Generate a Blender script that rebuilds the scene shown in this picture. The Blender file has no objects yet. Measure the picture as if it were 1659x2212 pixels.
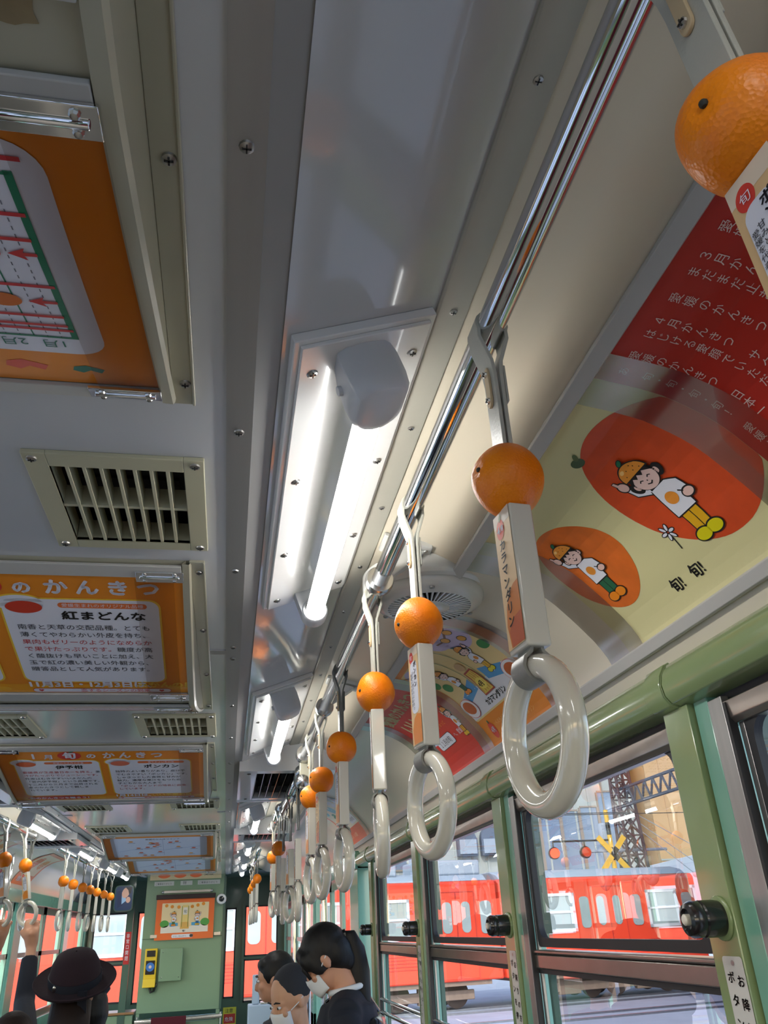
import bpy, bmesh, math, random
from mathutils import Vector, Matrix, geometry
random.seed(4)
PI = math.pi
S = bpy.context.scene
COL = S.collection
# ------------------------------------------------------------ camera, sky, sun, exposure
H = 0.55          # scene unit: height of the hand rail above the camera, in metres
CZ = 1.60         # camera height above the tram floor
RC = [[0.98355, -0.174965, -0.044902], [0.042469, 0.465595, -0.883979], [0.175572, 0.86753, 0.465366]]
cam = bpy.data.cameras.new('camera')
cam.sensor_fit = 'VERTICAL'; cam.sensor_height = 36.0; cam.lens = 1700/2212*36
cam.clip_start = 0.02; cam.clip_end = 400
co = bpy.data.objects.new('camera', cam); COL.objects.link(co)
m = Matrix.Identity(4)
for i in range(3):
    m[i][0] = RC[0][i]; m[i][1] = -RC[1][i]; m[i][2] = -RC[2][i]
m.translation = (0, 0, CZ)
co.matrix_world = m
S.camera = co
S.view_settings.view_transform = 'Standard'; S.view_settings.look = 'None'
S.view_settings.gamma = 1.0; S.view_settings.exposure = 0.22
S.cycles.use_denoising = True
S.cycles.max_bounces = 10; S.cycles.diffuse_bounces = 5; S.cycles.glossy_bounces = 5
S.cycles.transparent_max_bounces = 24
S.cycles.sample_clamp_indirect = 6.0
w = bpy.data.worlds.new('sky'); S.world = w; w.use_nodes = True
nt = w.node_tree; nt.nodes.clear()
sky = nt.nodes.new('ShaderNodeTexSky'); sky.sky_type = 'NISHITA'
sky.sun_disc = False; sky.sun_elevation = math.radians(38); sky.sun_rotation = math.radians(200)
sky.altitude = 20; sky.air_density = 1.0; sky.dust_density = 1.5
bg = nt.nodes.new('ShaderNodeBackground'); bg.inputs[1].default_value = 0.46
ow = nt.nodes.new('ShaderNodeOutputWorld')
nt.links.new(sky.outputs[0], bg.inputs[0]); nt.links.new(bg.outputs[0], ow.inputs[0])
sun = bpy.data.lights.new('sun', 'SUN'); sun.energy = 2.0; sun.angle = math.radians(0.6); sun.color = (1, .95, .87)
so = bpy.data.objects.new('sun', sun); COL.objects.link(so)
SUNDIR = Vector((0.30, 1.0, -0.72)).normalized()      # travels forward and down: behind the camera
so.rotation_euler = SUNDIR.to_track_quat('-Z', 'Y').to_euler()
so.location = (-8, -20, 18)

# ------------------------------------------------------------ helpers
ORG = {}
def tag(o, label=None, cat=None, group=None, kind=None):
    if label: o['label'] = label
    if cat: o['category'] = cat
    if group: o['group'] = group
    if kind: o['kind'] = kind
    return o
def W(p): return (p[0]*H, p[1]*H, p[2]*H+CZ)
def empty(name, loc, label, cat, group=None, rz=0):
    "a thing: an Empty at loc (h units, relative to camera)"
    o = bpy.data.objects.new(name, None); COL.objects.link(o)
    o.location = W(loc); o.rotation_euler = (0, 0, rz); o.empty_display_size = .05
    ORG[o.name] = Vector(loc)
    return tag(o, label, cat, group)
class MB:
    def __init__(s): s.v = []; s.f = []; s.m = []; s.k = 0
    def add(s, vs, fs, mi=0):
        b = len(s.v); s.v += [Vector(p) for p in vs]
        for f in fs: s.f.append([b+i for i in f]); s.m.append(mi)
        return s
    def box(s, x0, x1, y0, y1, z0, z1, mi=0):
        if x0 > x1: x0, x1 = x1, x0
        if y0 > y1: y0, y1 = y1, y0
        if z0 > z1: z0, z1 = z1, z0
        return s.add([(x0,y0,z0),(x1,y0,z0),(x1,y1,z0),(x0,y1,z0),(x0,y0,z1),(x1,y0,z1),(x1,y1,z1),(x0,y1,z1)],
                     [(0,3,2,1),(4,5,6,7),(0,1,5,4),(1,2,6,5),(2,3,7,6),(3,0,4,7)], mi)
    def prism(s, poly, a, b, axis='y', mi=0, caps=True):
        "poly: 2D outline; axis y -> (x,z), x -> (y,z), z -> (x,y)"
        def P(p, t):
            return (p[0], t, p[1]) if axis == 'y' else ((t, p[0], p[1]) if axis == 'x' else (p[0], p[1], t))
        n = len(poly)
        vs = [P(p, a) for p in poly]+[P(p, b) for p in poly]
        fs = [(i, (i+1) % n, n+(i+1) % n, n+i) for i in range(n)]
        if caps: fs += [tuple(range(n))[::-1], tuple(range(n, 2*n))]
        return s.add(vs, fs, mi)
    def sheet(s, prof, a, b, mi=0, n=1, axis='y'):
        "open profile swept straight"
        k = len(prof); vs = []
        for j in range(n+1):
            t = a+(b-a)*j/n
            vs += [((p[0], t, p[1]) if axis == 'y' else (t, p[0], p[1])) for p in prof]
        fs = [(j*k+i, j*k+i+1, (j+1)*k+i+1, (j+1)*k+i) for j in range(n) for i in range(k-1)]
        return s.add(vs, fs, mi)
    def tube(s, pts, r, n=12, mi=0, caps=True, closed=False, sx=1.0, up=None):
        pts = [Vector(p) for p in pts]; N = len(pts)
        rs = r if isinstance(r, (list, tuple)) else [r]*N
        vs = []; prev = None
        for i, p in enumerate(pts):
            if closed: t = (pts[(i+1) % N]-pts[i-1])
            else: t = (pts[min(i+1, N-1)]-pts[max(i-1, 0)])
            t.normalize()
            if prev is None:
                a = Vector(up) if up else (Vector((0,0,1)) if abs(t.z) < .9 else Vector((0,1,0)))
            else: a = prev
            u = (a-t*a.dot(t)).normalized(); prev = u; q = t.cross(u)
            for j in range(n):
                th = 2*PI*j/n
                vs.append(p+u*math.cos(th)*rs[i]*sx+q*math.sin(th)*rs[i])
        fs = []
        for i in range(N if closed else N-1):
            a = i*n; b = ((i+1) % N)*n
            for j in range(n): fs.append((a+j, a+(j+1) % n, b+(j+1) % n, b+j))
        if caps and not closed: fs += [tuple(range(n))[::-1], tuple(range((N-1)*n, N*n))]
        return s.add(vs, fs, mi)
    def lathe(s, prof, c=(0,0,0), axis='z', n=24, mi=0, caps=True):
        "prof: list of (radius, height)"
        vs = []; c = Vector(c); k = len(prof)
        for r, h in prof:
            for j in range(n):
                th = 2*PI*j/n; a, b = r*math.cos(th), r*math.sin(th)
                vs.append(c+Vector({'z': (a,b,h), 'y': (a,h,b), 'x': (h,a,b)}[axis]))
        fs = [(i*n+j, i*n+(j+1) % n, (i+1)*n+(j+1) % n, (i+1)*n+j) for i in range(k-1) for j in range(n)]
        if caps: fs += [tuple(range(n))[::-1], tuple(range((k-1)*n, k*n))]
        return s.add(vs, fs, mi)
    def ball(s, c, r, n=16, mi=0):
        r = r if isinstance(r, (tuple, list)) else (r, r, r)
        vs = []; fs = []; k = n//2
        for i in range(1, k):
            ph = PI*i/k
            for j in range(n):
                th = 2*PI*j/n
                vs.append((c[0]+r[0]*math.sin(ph)*math.cos(th), c[1]+r[1]*math.sin(ph)*math.sin(th), c[2]+r[2]*math.cos(ph)))
        t = len(vs); vs += [(c[0], c[1], c[2]+r[2]), (c[0], c[1], c[2]-r[2])]
        for i in range(k-2):
            for j in range(n): fs.append((i*n+j, i*n+(j+1) % n, (i+1)*n+(j+1) % n, (i+1)*n+j)[::-1])
        for j in range(n):
            fs.append((t, j, (j+1) % n)); fs.append((t+1, (k-2)*n+(j+1) % n, (k-2)*n+j))
        return s.add(vs, fs, mi)
    def xf(s, M, start=0):
        for i in range(start, len(s.v)): s.v[i] = M @ s.v[i]
        return s
    def build(s, name, mats, parent=None, local=False, bevel=0, smooth=35, metres=False, seg=2, fix=True):
        if not isinstance(mats, (list, tuple)): mats = [mats]
        me = bpy.data.meshes.new(name)
        if parent is not None:
            root = parent
            while root.parent: root = root.parent
            o0 = Vector((0,0,0)) if local else ORG[root.name]
            loc = None
        else:
            lo = Vector([min(p[i] for p in s.v) for i in range(3)]); hi = Vector([max(p[i] for p in s.v) for i in range(3)])
            o0 = Vector(((lo.x+hi.x)/2, (lo.y+hi.y)/2, lo.z)); loc = o0
        k = 1 if metres else H
        me.from_pydata([(p-o0)*k for p in s.v], [], s.f)
        for m_ in mats: me.materials.append(m_)
        for p, mi in zip(me.polygons, s.m): p.material_index = mi
        if fix:
            bm = bmesh.new(); bm.from_mesh(me)
            bmesh.ops.recalc_face_normals(bm, faces=bm.faces); bm.to_mesh(me); bm.free()
        o = bpy.data.objects.new(name, me); COL.objects.link(o)
        if parent is not None: o.parent = parent
        else:
            o.location = W(loc) if not metres else (loc.x, loc.y, loc.z)
            ORG[o.name] = Vector(loc)
        if bevel:
            b = o.modifiers.new('bevel', 'BEVEL'); b.width = bevel; b.segments = seg; b.limit_method = 'ANGLE'; b.angle_limit = .6
            b.harden_normals = False
        if smooth:
            me.polygons.foreach_set('use_smooth', [True]*len(me.polygons))
            me.set_sharp_from_angle(angle=math.radians(smooth))
        return o
def struct(name, mb, mat, **k): return tag(mb.build(name, mat, **k), kind='structure')
def kids(o): return [c for c in bpy.data.objects if c.parent == o]
def copy_tree(o, parent=None, name=None):
    c = o.copy(); COL.objects.link(c)
    if parent is not None: c.parent = parent
    for ch in list(o.children): copy_tree(ch, c)
    return c

# ------------------------------------------------------------ materials (all procedural)
def mat(name, col, rough=.5, metal=0.0, spec=.5, coat=0.0, coatr=.1, bump=None, noise=None, emit=None, alpha=None, sss=0.0):
    m_ = bpy.data.materials.new(name); m_.use_nodes = True
    n = m_.node_tree.nodes; l = m_.node_tree.links; b = n['Principled BSDF']
    c = (*col, 1) if len(col) == 3 else col
    b.inputs['Base Color'].default_value = c; b.inputs['Roughness'].default_value = rough
    b.inputs['Metallic'].default_value = metal; b.inputs['Specular IOR Level'].default_value = spec
    b.inputs['Coat Weight'].default_value = coat; b.inputs['Coat Roughness'].default_value = coatr
    if sss: b.inputs['Subsurface Weight'].default_value = sss; b.inputs['Subsurface Scale'].default_value = .01
    tc = n.new('ShaderNodeTexCoord')
    if noise:            # (scale, amount, [stretch])
        sc, am = noise[:2]
        t = n.new('ShaderNodeTexNoise'); t.inputs['Scale'].default_value = sc; t.inputs['Detail'].default_value = 4
        mp = n.new('ShaderNodeMapping'); mp.inputs['Scale'].default_value = noise[2] if len(noise) > 2 else (1,1,1)
        l.new(tc.outputs['Object'], mp.inputs[0]); l.new(mp.outputs[0], t.inputs['Vector'])
        r = n.new('ShaderNodeMapRange'); r.inputs['To Min'].default_value = 1-am; r.inputs['To Max'].default_value = 1+am
        l.new(t.outputs[0], r.inputs[0])
        mx = n.new('ShaderNodeVectorMath'); mx.operation = 'SCALE'; mx.inputs[0].default_value = c[:3]
        l.new(r.outputs[0], mx.inputs['Scale']); l.new(mx.outputs[0], b.inputs['Base Color'])
    if bump:             # (scale, strength, distance, [stretch])
        t = n.new('ShaderNodeTexNoise'); t.inputs['Scale'].default_value = bump[0]; t.inputs['Detail'].default_value = 3
        mp = n.new('ShaderNodeMapping'); mp.inputs['Scale'].default_value = bump[3] if len(bump) > 3 else (1,1,1)
        l.new(tc.outputs['Object'], mp.inputs[0]); l.new(mp.outputs[0], t.inputs['Vector'])
        bp = n.new('ShaderNodeBump'); bp.inputs['Strength'].default_value = bump[1]; bp.inputs['Distance'].default_value = bump[2]
        l.new(t.outputs[0], bp.inputs['Height']); l.new(bp.outputs[0], b.inputs['Normal'])
    if emit:
        b.inputs['Emission Color'].default_value = (*emit[0], 1); b.inputs['Emission Strength'].default_value = emit[1]
    return m_
def srgb(r, g, b):
    f = lambda c: (c/255/12.92) if c/255 <= .04045 else ((c/255+.055)/1.055)**2.4
    return (f(r), f(g), f(b))
M = {}
M['ceil'] = mat('ceiling_laminate', (.60,.61,.62), .16, coat=.4, coatr=.08, noise=(1.2,.03), bump=(2.2,.25,.004))
M['slope'] = mat('side_ceiling_laminate', (.56,.57,.58), .13, coat=.7, coatr=.06, noise=(1.5,.04), bump=(2.6,.3,.004))
M['steel'] = mat('brushed_steel', (.50,.50,.50), .46, metal=1, bump=(60,.12,.001,(1,.02,1)), noise=(30,.12,(1,.03,1)))
M['trimgrey'] = mat('grey_trim_paint', (.36,.36,.355), .45)
M['cream'] = mat('cream_cove_laminate', srgb(224,213,190), .28, coat=.3, coatr=.12, noise=(2,.03), bump=(1.6,.2,.004))
M['mould'] = mat('grey_cream_moulding', srgb(178,174,160), .5, noise=(20,.04))
M['chrome'] = mat('chrome', (.78,.79,.80), .07, metal=1, bump=(9,.05,.001,(1,.2,1)))
M['nickel'] = mat('satin_nickel', (.62,.61,.58), .25, metal=1)
M['screw'] = mat('screw_steel', (.45,.44,.42), .3, metal=1)
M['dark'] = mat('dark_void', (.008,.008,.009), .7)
M['black'] = mat('black_plastic', (.012,.012,.013), .22, coat=.4)
M['rubber'] = mat('black_rubber', (.018,.018,.02), .5)
M['green'] = mat('green_gloss_paint', srgb(138,156,108), .2, coat=.7, coatr=.07, noise=(14,.05), bump=(26,.28,.0012))
M['teal'] = mat('teal_gloss_paint', srgb(116,168,148), .24, coat=.6, coatr=.1, noise=(14,.06), bump=(26,.25,.0012))
M['dgreen'] = mat('dark_green_paint', srgb(62,92,78), .35, coat=.3, noise=(8,.06))
M['bgreen'] = mat('bulkhead_green_paint', srgb(126,154,122), .35, coat=.3, coatr=.2, noise=(5,.03))
M['ivory'] = mat('ivory_plastic', srgb(216,212,196), .14, coat=.8, coatr=.04, noise=(6,.02))
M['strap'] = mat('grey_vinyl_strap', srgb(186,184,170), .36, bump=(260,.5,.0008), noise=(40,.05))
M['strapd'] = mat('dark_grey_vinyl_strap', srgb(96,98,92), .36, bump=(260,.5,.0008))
M['loop'] = mat('ring_loop_vinyl', srgb(140,140,134), .4, bump=(260,.4,.0006))
M['tan'] = mat('tan_plate', srgb(205,180,140), .5)
M['capgrey'] = mat('lamp_cap_plastic', (.62,.63,.645), .35, coat=.2)
M['lampbase'] = mat('lamp_base_laminate', (.80,.795,.78), .2, coat=.5, coatr=.05, bump=(5,.12,.002))
M['lampback'] = mat('lamp_tube_back', (.62,.66,.62), .3)
M['vent'] = mat('aged_cream_plastic', srgb(190,186,156), .45, noise=(12,.05))
M['boxcream'] = mat('cream_grey_paint', srgb(176,172,150), .3, coat=.4, coatr=.15, noise=(10,.06), bump=(18,.35,.0015))
M['rail'] = mat('pale_aluminium_rail', srgb(186,184,178), .42, noise=(30,.05,(1,.05,1)))
M['alu'] = mat('worn_aluminium', (.42,.415,.40), .36, metal=.85, noise=(40,.25,(1,1,.05)), bump=(80,.2,.0008))
M['sashsteel'] = mat('sash_rail_steel', (.40,.36,.32), .28, metal=.9, noise=(20,.15))
M['fan'] = mat('fan_housing_plastic', (.66,.66,.62), .22, coat=.5, coatr=.1)
M['floor'] = mat('tram_floor_vinyl', (.34,.31,.27), .5, noise=(8,.12))
M['seat'] = mat('maroon_moquette', srgb(88,24,34), .9, bump=(300,.6,.002))
M['skin'] = mat('skin', srgb(206,152,122), .5, sss=.08, noise=(14,.04))
M['skin2'] = mat('older_skin', srgb(214,164,132), .5, sss=.08, noise=(20,.07))
M['hair'] = mat('black_hair', (.009,.008,.008), .5, spec=.35, bump=(120,.5,.002,(1,1,.12)))
M['hairbrown'] = mat('dark_brown_hair', (.022,.013,.010), .62, spec=.25, bump=(120,.5,.002,(1,1,.12)))
M['navy'] = mat('navy_blazer_wool', srgb(22,26,38), .85, bump=(400,.3,.0008))
M['felt'] = mat('dark_plum_felt', srgb(44,28,36), .95, bump=(200,.5,.0015))
M['ribbon'] = mat('dark_navy_ribbon', srgb(24,28,40), .6)
M['shirt'] = mat('white_cotton', (.75,.76,.78), .8)
M['mask'] = mat('white_mask_fabric', (.82,.83,.84), .8, bump=(90,.4,.001,(1,1,3)))
M['gold'] = mat('brass', (.75,.55,.25), .25, metal=1)
M['paleblue'] = mat('pale_blue_card', srgb(178,192,208), .4)
M['citrusdot'] = mat('stem_scar', (.03,.03,.02), .7)
def citrus_mat():
    m_ = mat('glossy_orange_peel', (1,.28,.01), .40, spec=.32, coat=.12, coatr=.22, sss=.0)
    n = m_.node_tree.nodes; l = m_.node_tree.links; b = n['Principled BSDF']
    tc = n['Texture Coordinate']
    t = n.new('ShaderNodeTexNoise'); t.inputs['Scale'].default_value = 18; t.inputs['Detail'].default_value = 3
    r = n.new('ShaderNodeValToRGB'); r.color_ramp.elements[0].color = (.86,.185,.002,1); r.color_ramp.elements[1].color = (1,.29,.003,1)
    r.color_ramp.elements[0].position = .3; r.color_ramp.elements[1].position = .7
    l.new(tc.outputs['Object'], t.inputs[0]); l.new(t.outputs[0], r.inputs[0]); l.new(r.outputs[0], b.inputs['Base Color'])
    v = n.new('ShaderNodeTexVoronoi'); v.inputs['Scale'].default_value = 420
    n2 = n.new('ShaderNodeTexNoise'); n2.inputs['Scale'].default_value = 70
    ad = n.new('ShaderNodeMath'); ad.operation = 'MULTIPLY_ADD'; ad.inputs[1].default_value = .6
    l.new(tc.outputs['Object'], v.inputs['Vector']); l.new(tc.outputs['Object'], n2.inputs['Vector'])
    l.new(v.outputs['Distance'], ad.inputs[0]); l.new(n2.outputs[0], ad.inputs[2])
    bp = n.new('ShaderNodeBump'); bp.inputs['Strength'].default_value = .55; bp.inputs['Distance'].default_value = .0012
    l.new(ad.outputs[0], bp.inputs['Height']); l.new(bp.outputs[0], b.inputs['Normal'])
    return m_
M['citrus'] = citrus_mat()
def glass_mat(name, tint=(1,1,1), base=.04, rough=.0, gain=1.0):
    "thin clear pane: what is behind shows through, with a fresnel reflection"
    m_ = bpy.data.materials.new(name); m_.use_nodes = True
    n = m_.node_tree.nodes; l = m_.node_tree.links; n.clear()
    o = n.new('ShaderNodeOutputMaterial'); mx = n.new('ShaderNodeMixShader')
    tr = n.new('ShaderNodeBsdfTransparent'); tr.inputs[0].default_value = (*tint, 1)
    gl = n.new('ShaderNodeBsdfGlossy'); gl.inputs['Roughness'].default_value = rough
    fr = n.new('ShaderNodeFresnel'); fr.inputs[0].default_value = 1.45
    k = n.new('ShaderNodeMath'); k.operation = 'MULTIPLY'; k.inputs[1].default_value = gain; k.use_clamp = True
    l.new(fr.outputs[0], k.inputs[0]); l.new(k.outputs[0], mx.inputs[0])
    l.new(tr.outputs[0], mx.inputs[1]); l.new(gl.outputs[0], mx.inputs[2]); l.new(mx.outputs[0], o.inputs[0])
    return m_
M['glass'] = glass_mat('window_glass', (.96,.98,.97), gain=.45)
M['acetate'] = glass_mat('clear_acetate', (.80,.76,.73), rough=.14, gain=.5)
def emis(name, col, st):
    m_ = bpy.data.materials.new(name); m_.use_nodes = True
    n = m_.node_tree.nodes; n.clear(); e = n.new('ShaderNodeEmission'); o = n.new('ShaderNodeOutputMaterial')
    e.inputs[0].default_value = (*col, 1); e.inputs[1].default_value = st
    m_.node_tree.links.new(e.outputs[0], o.inputs[0]); return m_
M['tube'] = emis('lit_tube', (1,.985,.95), 24.0)
M['redlamp'] = emis('lit_red_lamp', (1,.05,.02), 6.0)
_ink = {}
def ink(r, g, b, gloss=.35):
    k = (r, g, b, gloss)
    if k not in _ink: _ink[k] = mat('print_%d_%d_%d' % (r, g, b), srgb(r, g, b), gloss, coat=.15)
    return _ink[k]

# ------------------------------------------------------------ cross-section of the car (h units)
CX = -0.777                      # centre line of the car, camera stands right of it
ZC = 1.03                        # flat centre ceiling
def mx(x): return 2*CX-x         # mirror across the centre line
YB, YF = -3.6, 17.0              # rear end, bulkhead
COVE = [(.449,1.152),(.52,1.14),(.60,1.115),(.67,1.082),(.731,1.05),(.79,1.04),(.85,1.028),(.90,1.014),(.942,.995),(.985,.972),
        (1.02,.948),(1.05,.922),(1.074,.897),(1.105,.866),(1.135,.832),(1.163,.80),(1.187,.765),(1.203,.737),(1.211,.715),
        (1.222,.69),(1.238,.655),(1.25,.63)]
def both(fn):
    for sgn in (1, -1): fn((lambda x: x) if sgn > 0 else mx, 'right' if sgn > 0 else 'left')
# centre ceiling with openings for the air grilles
GR = []                          # (x0,x1,y0,y1) openings
vent_rows = [1.68, 4.24, 7.22, 8.93, 11.35]
for y in vent_rows:
    for x0, x1 in ((-.522,-.10), (mx(-.10), mx(-.522))): GR.append((x0+.05, x1-.045, y+.055, y+.47))
def holed(mb, x0, x1, y0, y1, z, holes, mi=0, axis='z'):
    xs = sorted(set([x0, x1]+[h[0] for h in holes]+[h[1] for h in holes]))
    ys = sorted(set([y0, y1]+[h[2] for h in holes]+[h[3] for h in holes]))
    xs = [x for x in xs if x0 <= x <= x1]; ys = [y for y in ys if y0 <= y <= y1]
    for a, b in zip(xs, xs[1:]):
        for c, d in zip(ys, ys[1:]):
            cx, cy = (a+b)/2, (c+d)/2
            if any(h[0] < cx < h[1] and h[2] < cy < h[3] for h in holes): continue
            if axis == 'z': mb.add([(a,c,z),(b,c,z),(b,d,z),(a,d,z)], [(0,1,2,3)], mi)
            elif axis == 'y': mb.add([(a,z,c),(b,z,c),(b,z,d),(a,z,d)], [(0,1,2,3)], mi)
            else: mb.add([(z,a,c),(z,b,c),(z,b,d),(z,a,d)], [(0,1,2,3)], mi)
m_ = MB(); holed(m_, mx(-.047), -.047, YB, YF, ZC, GR)
m_.box(mx(.06), .06, YB, YF, ZC+.25, ZC+.27)
struct('ceiling', m_, M['ceil'], fix=False)
SL = .36
def zs(x): return 1.0084+SL*x    # slope panel of the right side
tn = [0]
def trim(mb, mat_, **k):
    tn[0] += 1; return struct('trim_%d' % tn[0], mb, mat_, **k)
SCR = [.79,1.55,2.35,3.12,3.27,4.05,4.8,5.6,6.4,7.2,8.0,8.8]
MSC = [.70,1.22,1.66,2.10,2.55,3.0,3.45,3.9,4.4,4.9]
def screw(par, x, y, z, f, r=.012):
    par_ = par; o_ = Vector(ORG[par.name]); m_ = MB()
    m_.lathe([(r,0),(r*.9,-r*.3),(r*.4,-r*.5)], (x,y,z), n=12); k = r*.6; zt = z-r*.52
    m_.box(x-k,x+k,y-k*.16,y+k*.16,zt-r*.08,zt+r*.1,1); m_.box(x-k*.16,x+k*.16,y-k,y+k,zt-r*.08,zt+r*.1,1)
    m_.build('screw', [M['screw'], M['black']], par)
def side(f, nm):
    m_ = MB(); m_.prism([(f(-.047),ZC-.006),(f(.012),ZC-.006),(f(.012),ZC+.02),(f(-.047),ZC+.02)], YB, YF); st_ = trim(m_, M['steel'])
    for y in SCR: screw(st_, f(-.018), y, ZC-.006, f)
    m_ = MB(); m_.prism([(f(.012),ZC-.002),(f(.062),ZC+.004),(f(.062),ZC+.03),(f(.012),ZC+.02)], YB, YF); trim(m_, M['trimgrey'])
    m_ = MB(); m_.sheet([(f(.062),zs(.062)),(f(.15),zs(.15)),(f(.25),zs(.25)),(f(.387),zs(.387))], YB, YF, n=20); trim(m_, M['slope'])
    m_ = MB(); m_.prism([(f(.381),1.139),(f(.386),1.136),(f(.45),1.146),(f(.452),1.156),(f(.41),1.18),(f(.381),1.17)], YB, YF); st_ = trim(m_, M['mould'], bevel=.0006)
    for y in MSC: screw(st_, f(.418), y, 1.141, f, .009)
    m_ = MB(); m_.sheet([(f(a),b) for a, b in COVE], YB, YF, n=24); trim(m_, M['cream'])
    # outer roof skin keeps daylight out
    m_ = MB(); m_.sheet([(f(.05),1.30),(f(.6),1.27),(f(1.1),1.05),(f(1.33),.75),(f(1.335),.60)], YB, 19.3); trim(m_, M['trimgrey'])
both(side)
# cross joints of the ceiling panels
for y in (3.17, 8.05, 13.2):
    for x0, x1 in ((-.125,-.047), (mx(-.047), mx(-.125))):
        m_ = MB(); m_.box(x0, x1, y, y+.05, ZC-.005, ZC+.01); trim(m_, M['steel'])
# screws in the trims: parts of one strip each
def screws(pts, nrm, r=.013, name='screw', mt=None, parent=None, group=None, label=None):
    pass

# ------------------------------------------------------------ side walls
POSTS = [-1.385, .35, 2.085, 3.82, 5.74, 7.62]
def wall(f, nm):
    m_ = MB()   # beam over the windows, one length per bay with a dark joint at each post
    prof = [(1.252,.645),(1.225,.632),(1.207,.605),(1.20,.575),(1.205,.543),(1.222,.522),(1.255,.513),(1.34,.513),(1.34,.645)]
    ys = [YB]+[p-.03 for p in POSTS]+[9.2]
    for a, b in zip(ys, ys[1:]):
        m_.prism([(f(x),z) for x, z in prof], a+.004, b-.004)
        cp = [(1.25,.650),(1.221,.637),(1.203,.607),(1.196,.575),(1.201,.541),(1.22,.518),(1.255,.509)]
    o = struct('trim_%d' % (tn[0]+1), m_, M['green'], bevel=.0015); tn[0] += 1
    m_ = MB()
    for p in POSTS:
        m_.prism([(f(x),z) for x, z in cp+[(1.34,.509),(1.34,.65)]], p-.025, p+.075)
    tn[0] += 1; struct('trim_%d' % tn[0], m_, M['green'], bevel=.0015)
    # wall below the windows and the outer skin
    m_ = MB(); m_.box(f(1.26), f(1.36), YB, 8.3, -2.9, -.98)
    m_.box(f(1.36), f(1.37), YB, 8.3, .50, .80)
    struct('wall_'+nm, m_, M['green'], bevel=.002)
    # posts
    for p in POSTS:
        m_ = MB()
        m_.box(f(1.245), f(1.36), p-.065, p+.07, -1.0, .515)             # face
        m_.box(f(1.262), f(1.36), p-.14, p-.072, -1.0, .515, 1)           # recessed flank (older paint)
        m_.box(f(1.262), f(1.36), p+.074, p+.10, -1.0, .515, 1)
        tn[0] += 1; struct('trim_%d' % tn[0], m_, [M['green'], M['teal']], bevel=.0015)
both(wall)
wn = [0]
def window(f, y0, y1, right):
    "y0,y1: clear opening between the posts"
    wn[0] += 1
    t = bpy.data.objects.new('window_%d' % wn[0], None); COL.objects.link(t)
    t.location = W((f(1.30), (y0+y1)/2, -.1)); ORG[t.name] = Vector((f(1.30), (y0+y1)/2, -.1)); tag(t, kind='structure')
    # metal channels left and right, header
    m_ = MB()
    m_.box(f(1.262), f(1.285), y1-.065, y1, -1.0, .50)
    m_.box(f(1.288), f(1.30), y1-.10, y1-.078, -1.0, .46)
    m_.build('guide_channel', M['alu'], t, bevel=.001)
    m_ = MB(); m_.box(f(1.292), f(1.36), y0, y1, .475, .515); m_.box(f(1.262), f(1.285), y1-.078, y1-.066, -1.0, .48)
    m_.build('header_gap', M['rubber'], t)
    m_ = MB(); m_.prism([(f(1.265),.485),(f(1.268),.44),(f(1.28),.425),(f(1.31),.425),(f(1.31),.485)], y0, y1-.005)
    m_.build('header_rail', M['sashsteel'], t, bevel=.0015)
    for (z0, z1, x, nme) in ((-.085, .44, 1.30, 'upper'), (-.95, -.17, 1.325, 'lower')):
        a, b = y0+.015, y1-.10
        fr = MB(); r = .055; w_ = .018
        def rr(y0_, y1_, z0_, z1_, r_):
            out = []
            for cy, cz, st in ((y1_-r_, z1_-r_, 0), (y0_+r_, z1_-r_, 90), (y0_+r_, z0_+r_, 180), (y1_-r_, z0_+r_, 270)):
                for k in range(7):
                    th = math.radians(st+15*k); out.append((cy+r_*math.cos(th), cz+r_*math.sin(th)))
            return out
        O = rr(a, b, z0-.02, z1+.02, .03); I = rr(a+.028, b-.028, z0+.012, z1-.012, r)
        n = len(O)
        vs = [(f(x-.012), p[0], p[1]) for p in O]+[(f(x-.012), p[0], p[1]) for p in I]+[(f(x+.012), p[0], p[1]) for p in O]+[(f(x+.012), p[0], p[1]) for p in I]
        fs = []
        for i in range(n):
            j = (i+1) % n
            fs += [(i, j, n+j, n+i), (2*n+i, 3*n+i, 3*n+j, 2*n+j), (i, 2*n+i, 2*n+j, j), (n+i, n+j, 3*n+j, 3*n+i)]
        fr.add(vs, fs)
        fo = fr.build('sash_frame', M['rubber'] if nme == 'upper' else M['dgreen'], t)
        g = MB(); g.add([(f(x), p[0], p[1]) for p in I], [tuple(range(n))]); g.build('pane', M['glass'], fo, smooth=0)
        if nme == 'upper':
            sf = MB(); sf.box(f(1.303), f(1.35), y0, y0+.05, z0, z1); sf.box(f(1.303), f(1.35), y1-.12, y1-.08, z0-.02, z1)
            sf.build('sash_side', M['dgreen'], t, bevel=.001)
    m_ = MB(); m_.box(f(1.27), f(1.35), y0, y1-.07, -.128, -.115); m_.box(f(1.275), f(1.35), y0, y1-.07, -.182, -.132, 0)
    m_.build('belt_rail', M['sashsteel'], t, bevel=.002)
    m_ = MB(); m_.box(f(1.285), f(1.35), y0, y1-.07, -.20, -.184); m_.box(f(1.288), f(1.35), y0, y1-.07, -.131, -.129)
    m_.build('belt_seal', M['rubber'], t)
    m_ = MB(); m_.box(f(1.25), f(1.36), y0, y1, -1.0, -.96)
    m_.build('sill', M['green'], t, bevel=.002)
    if right:   # guard bar across the lower pane
        m_ = MB(); zb = -.52
        m_.tube([(f(1.275), y0+.01, zb), (f(1.275), y1-.05, zb)], .014, 10); m_.tube([(f(1.275), y0+.01, zb-.09), (f(1.275), y1-.05, zb-.09)], .014, 10)
        m_.build('guard_bar', M['chrome'], t)
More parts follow.
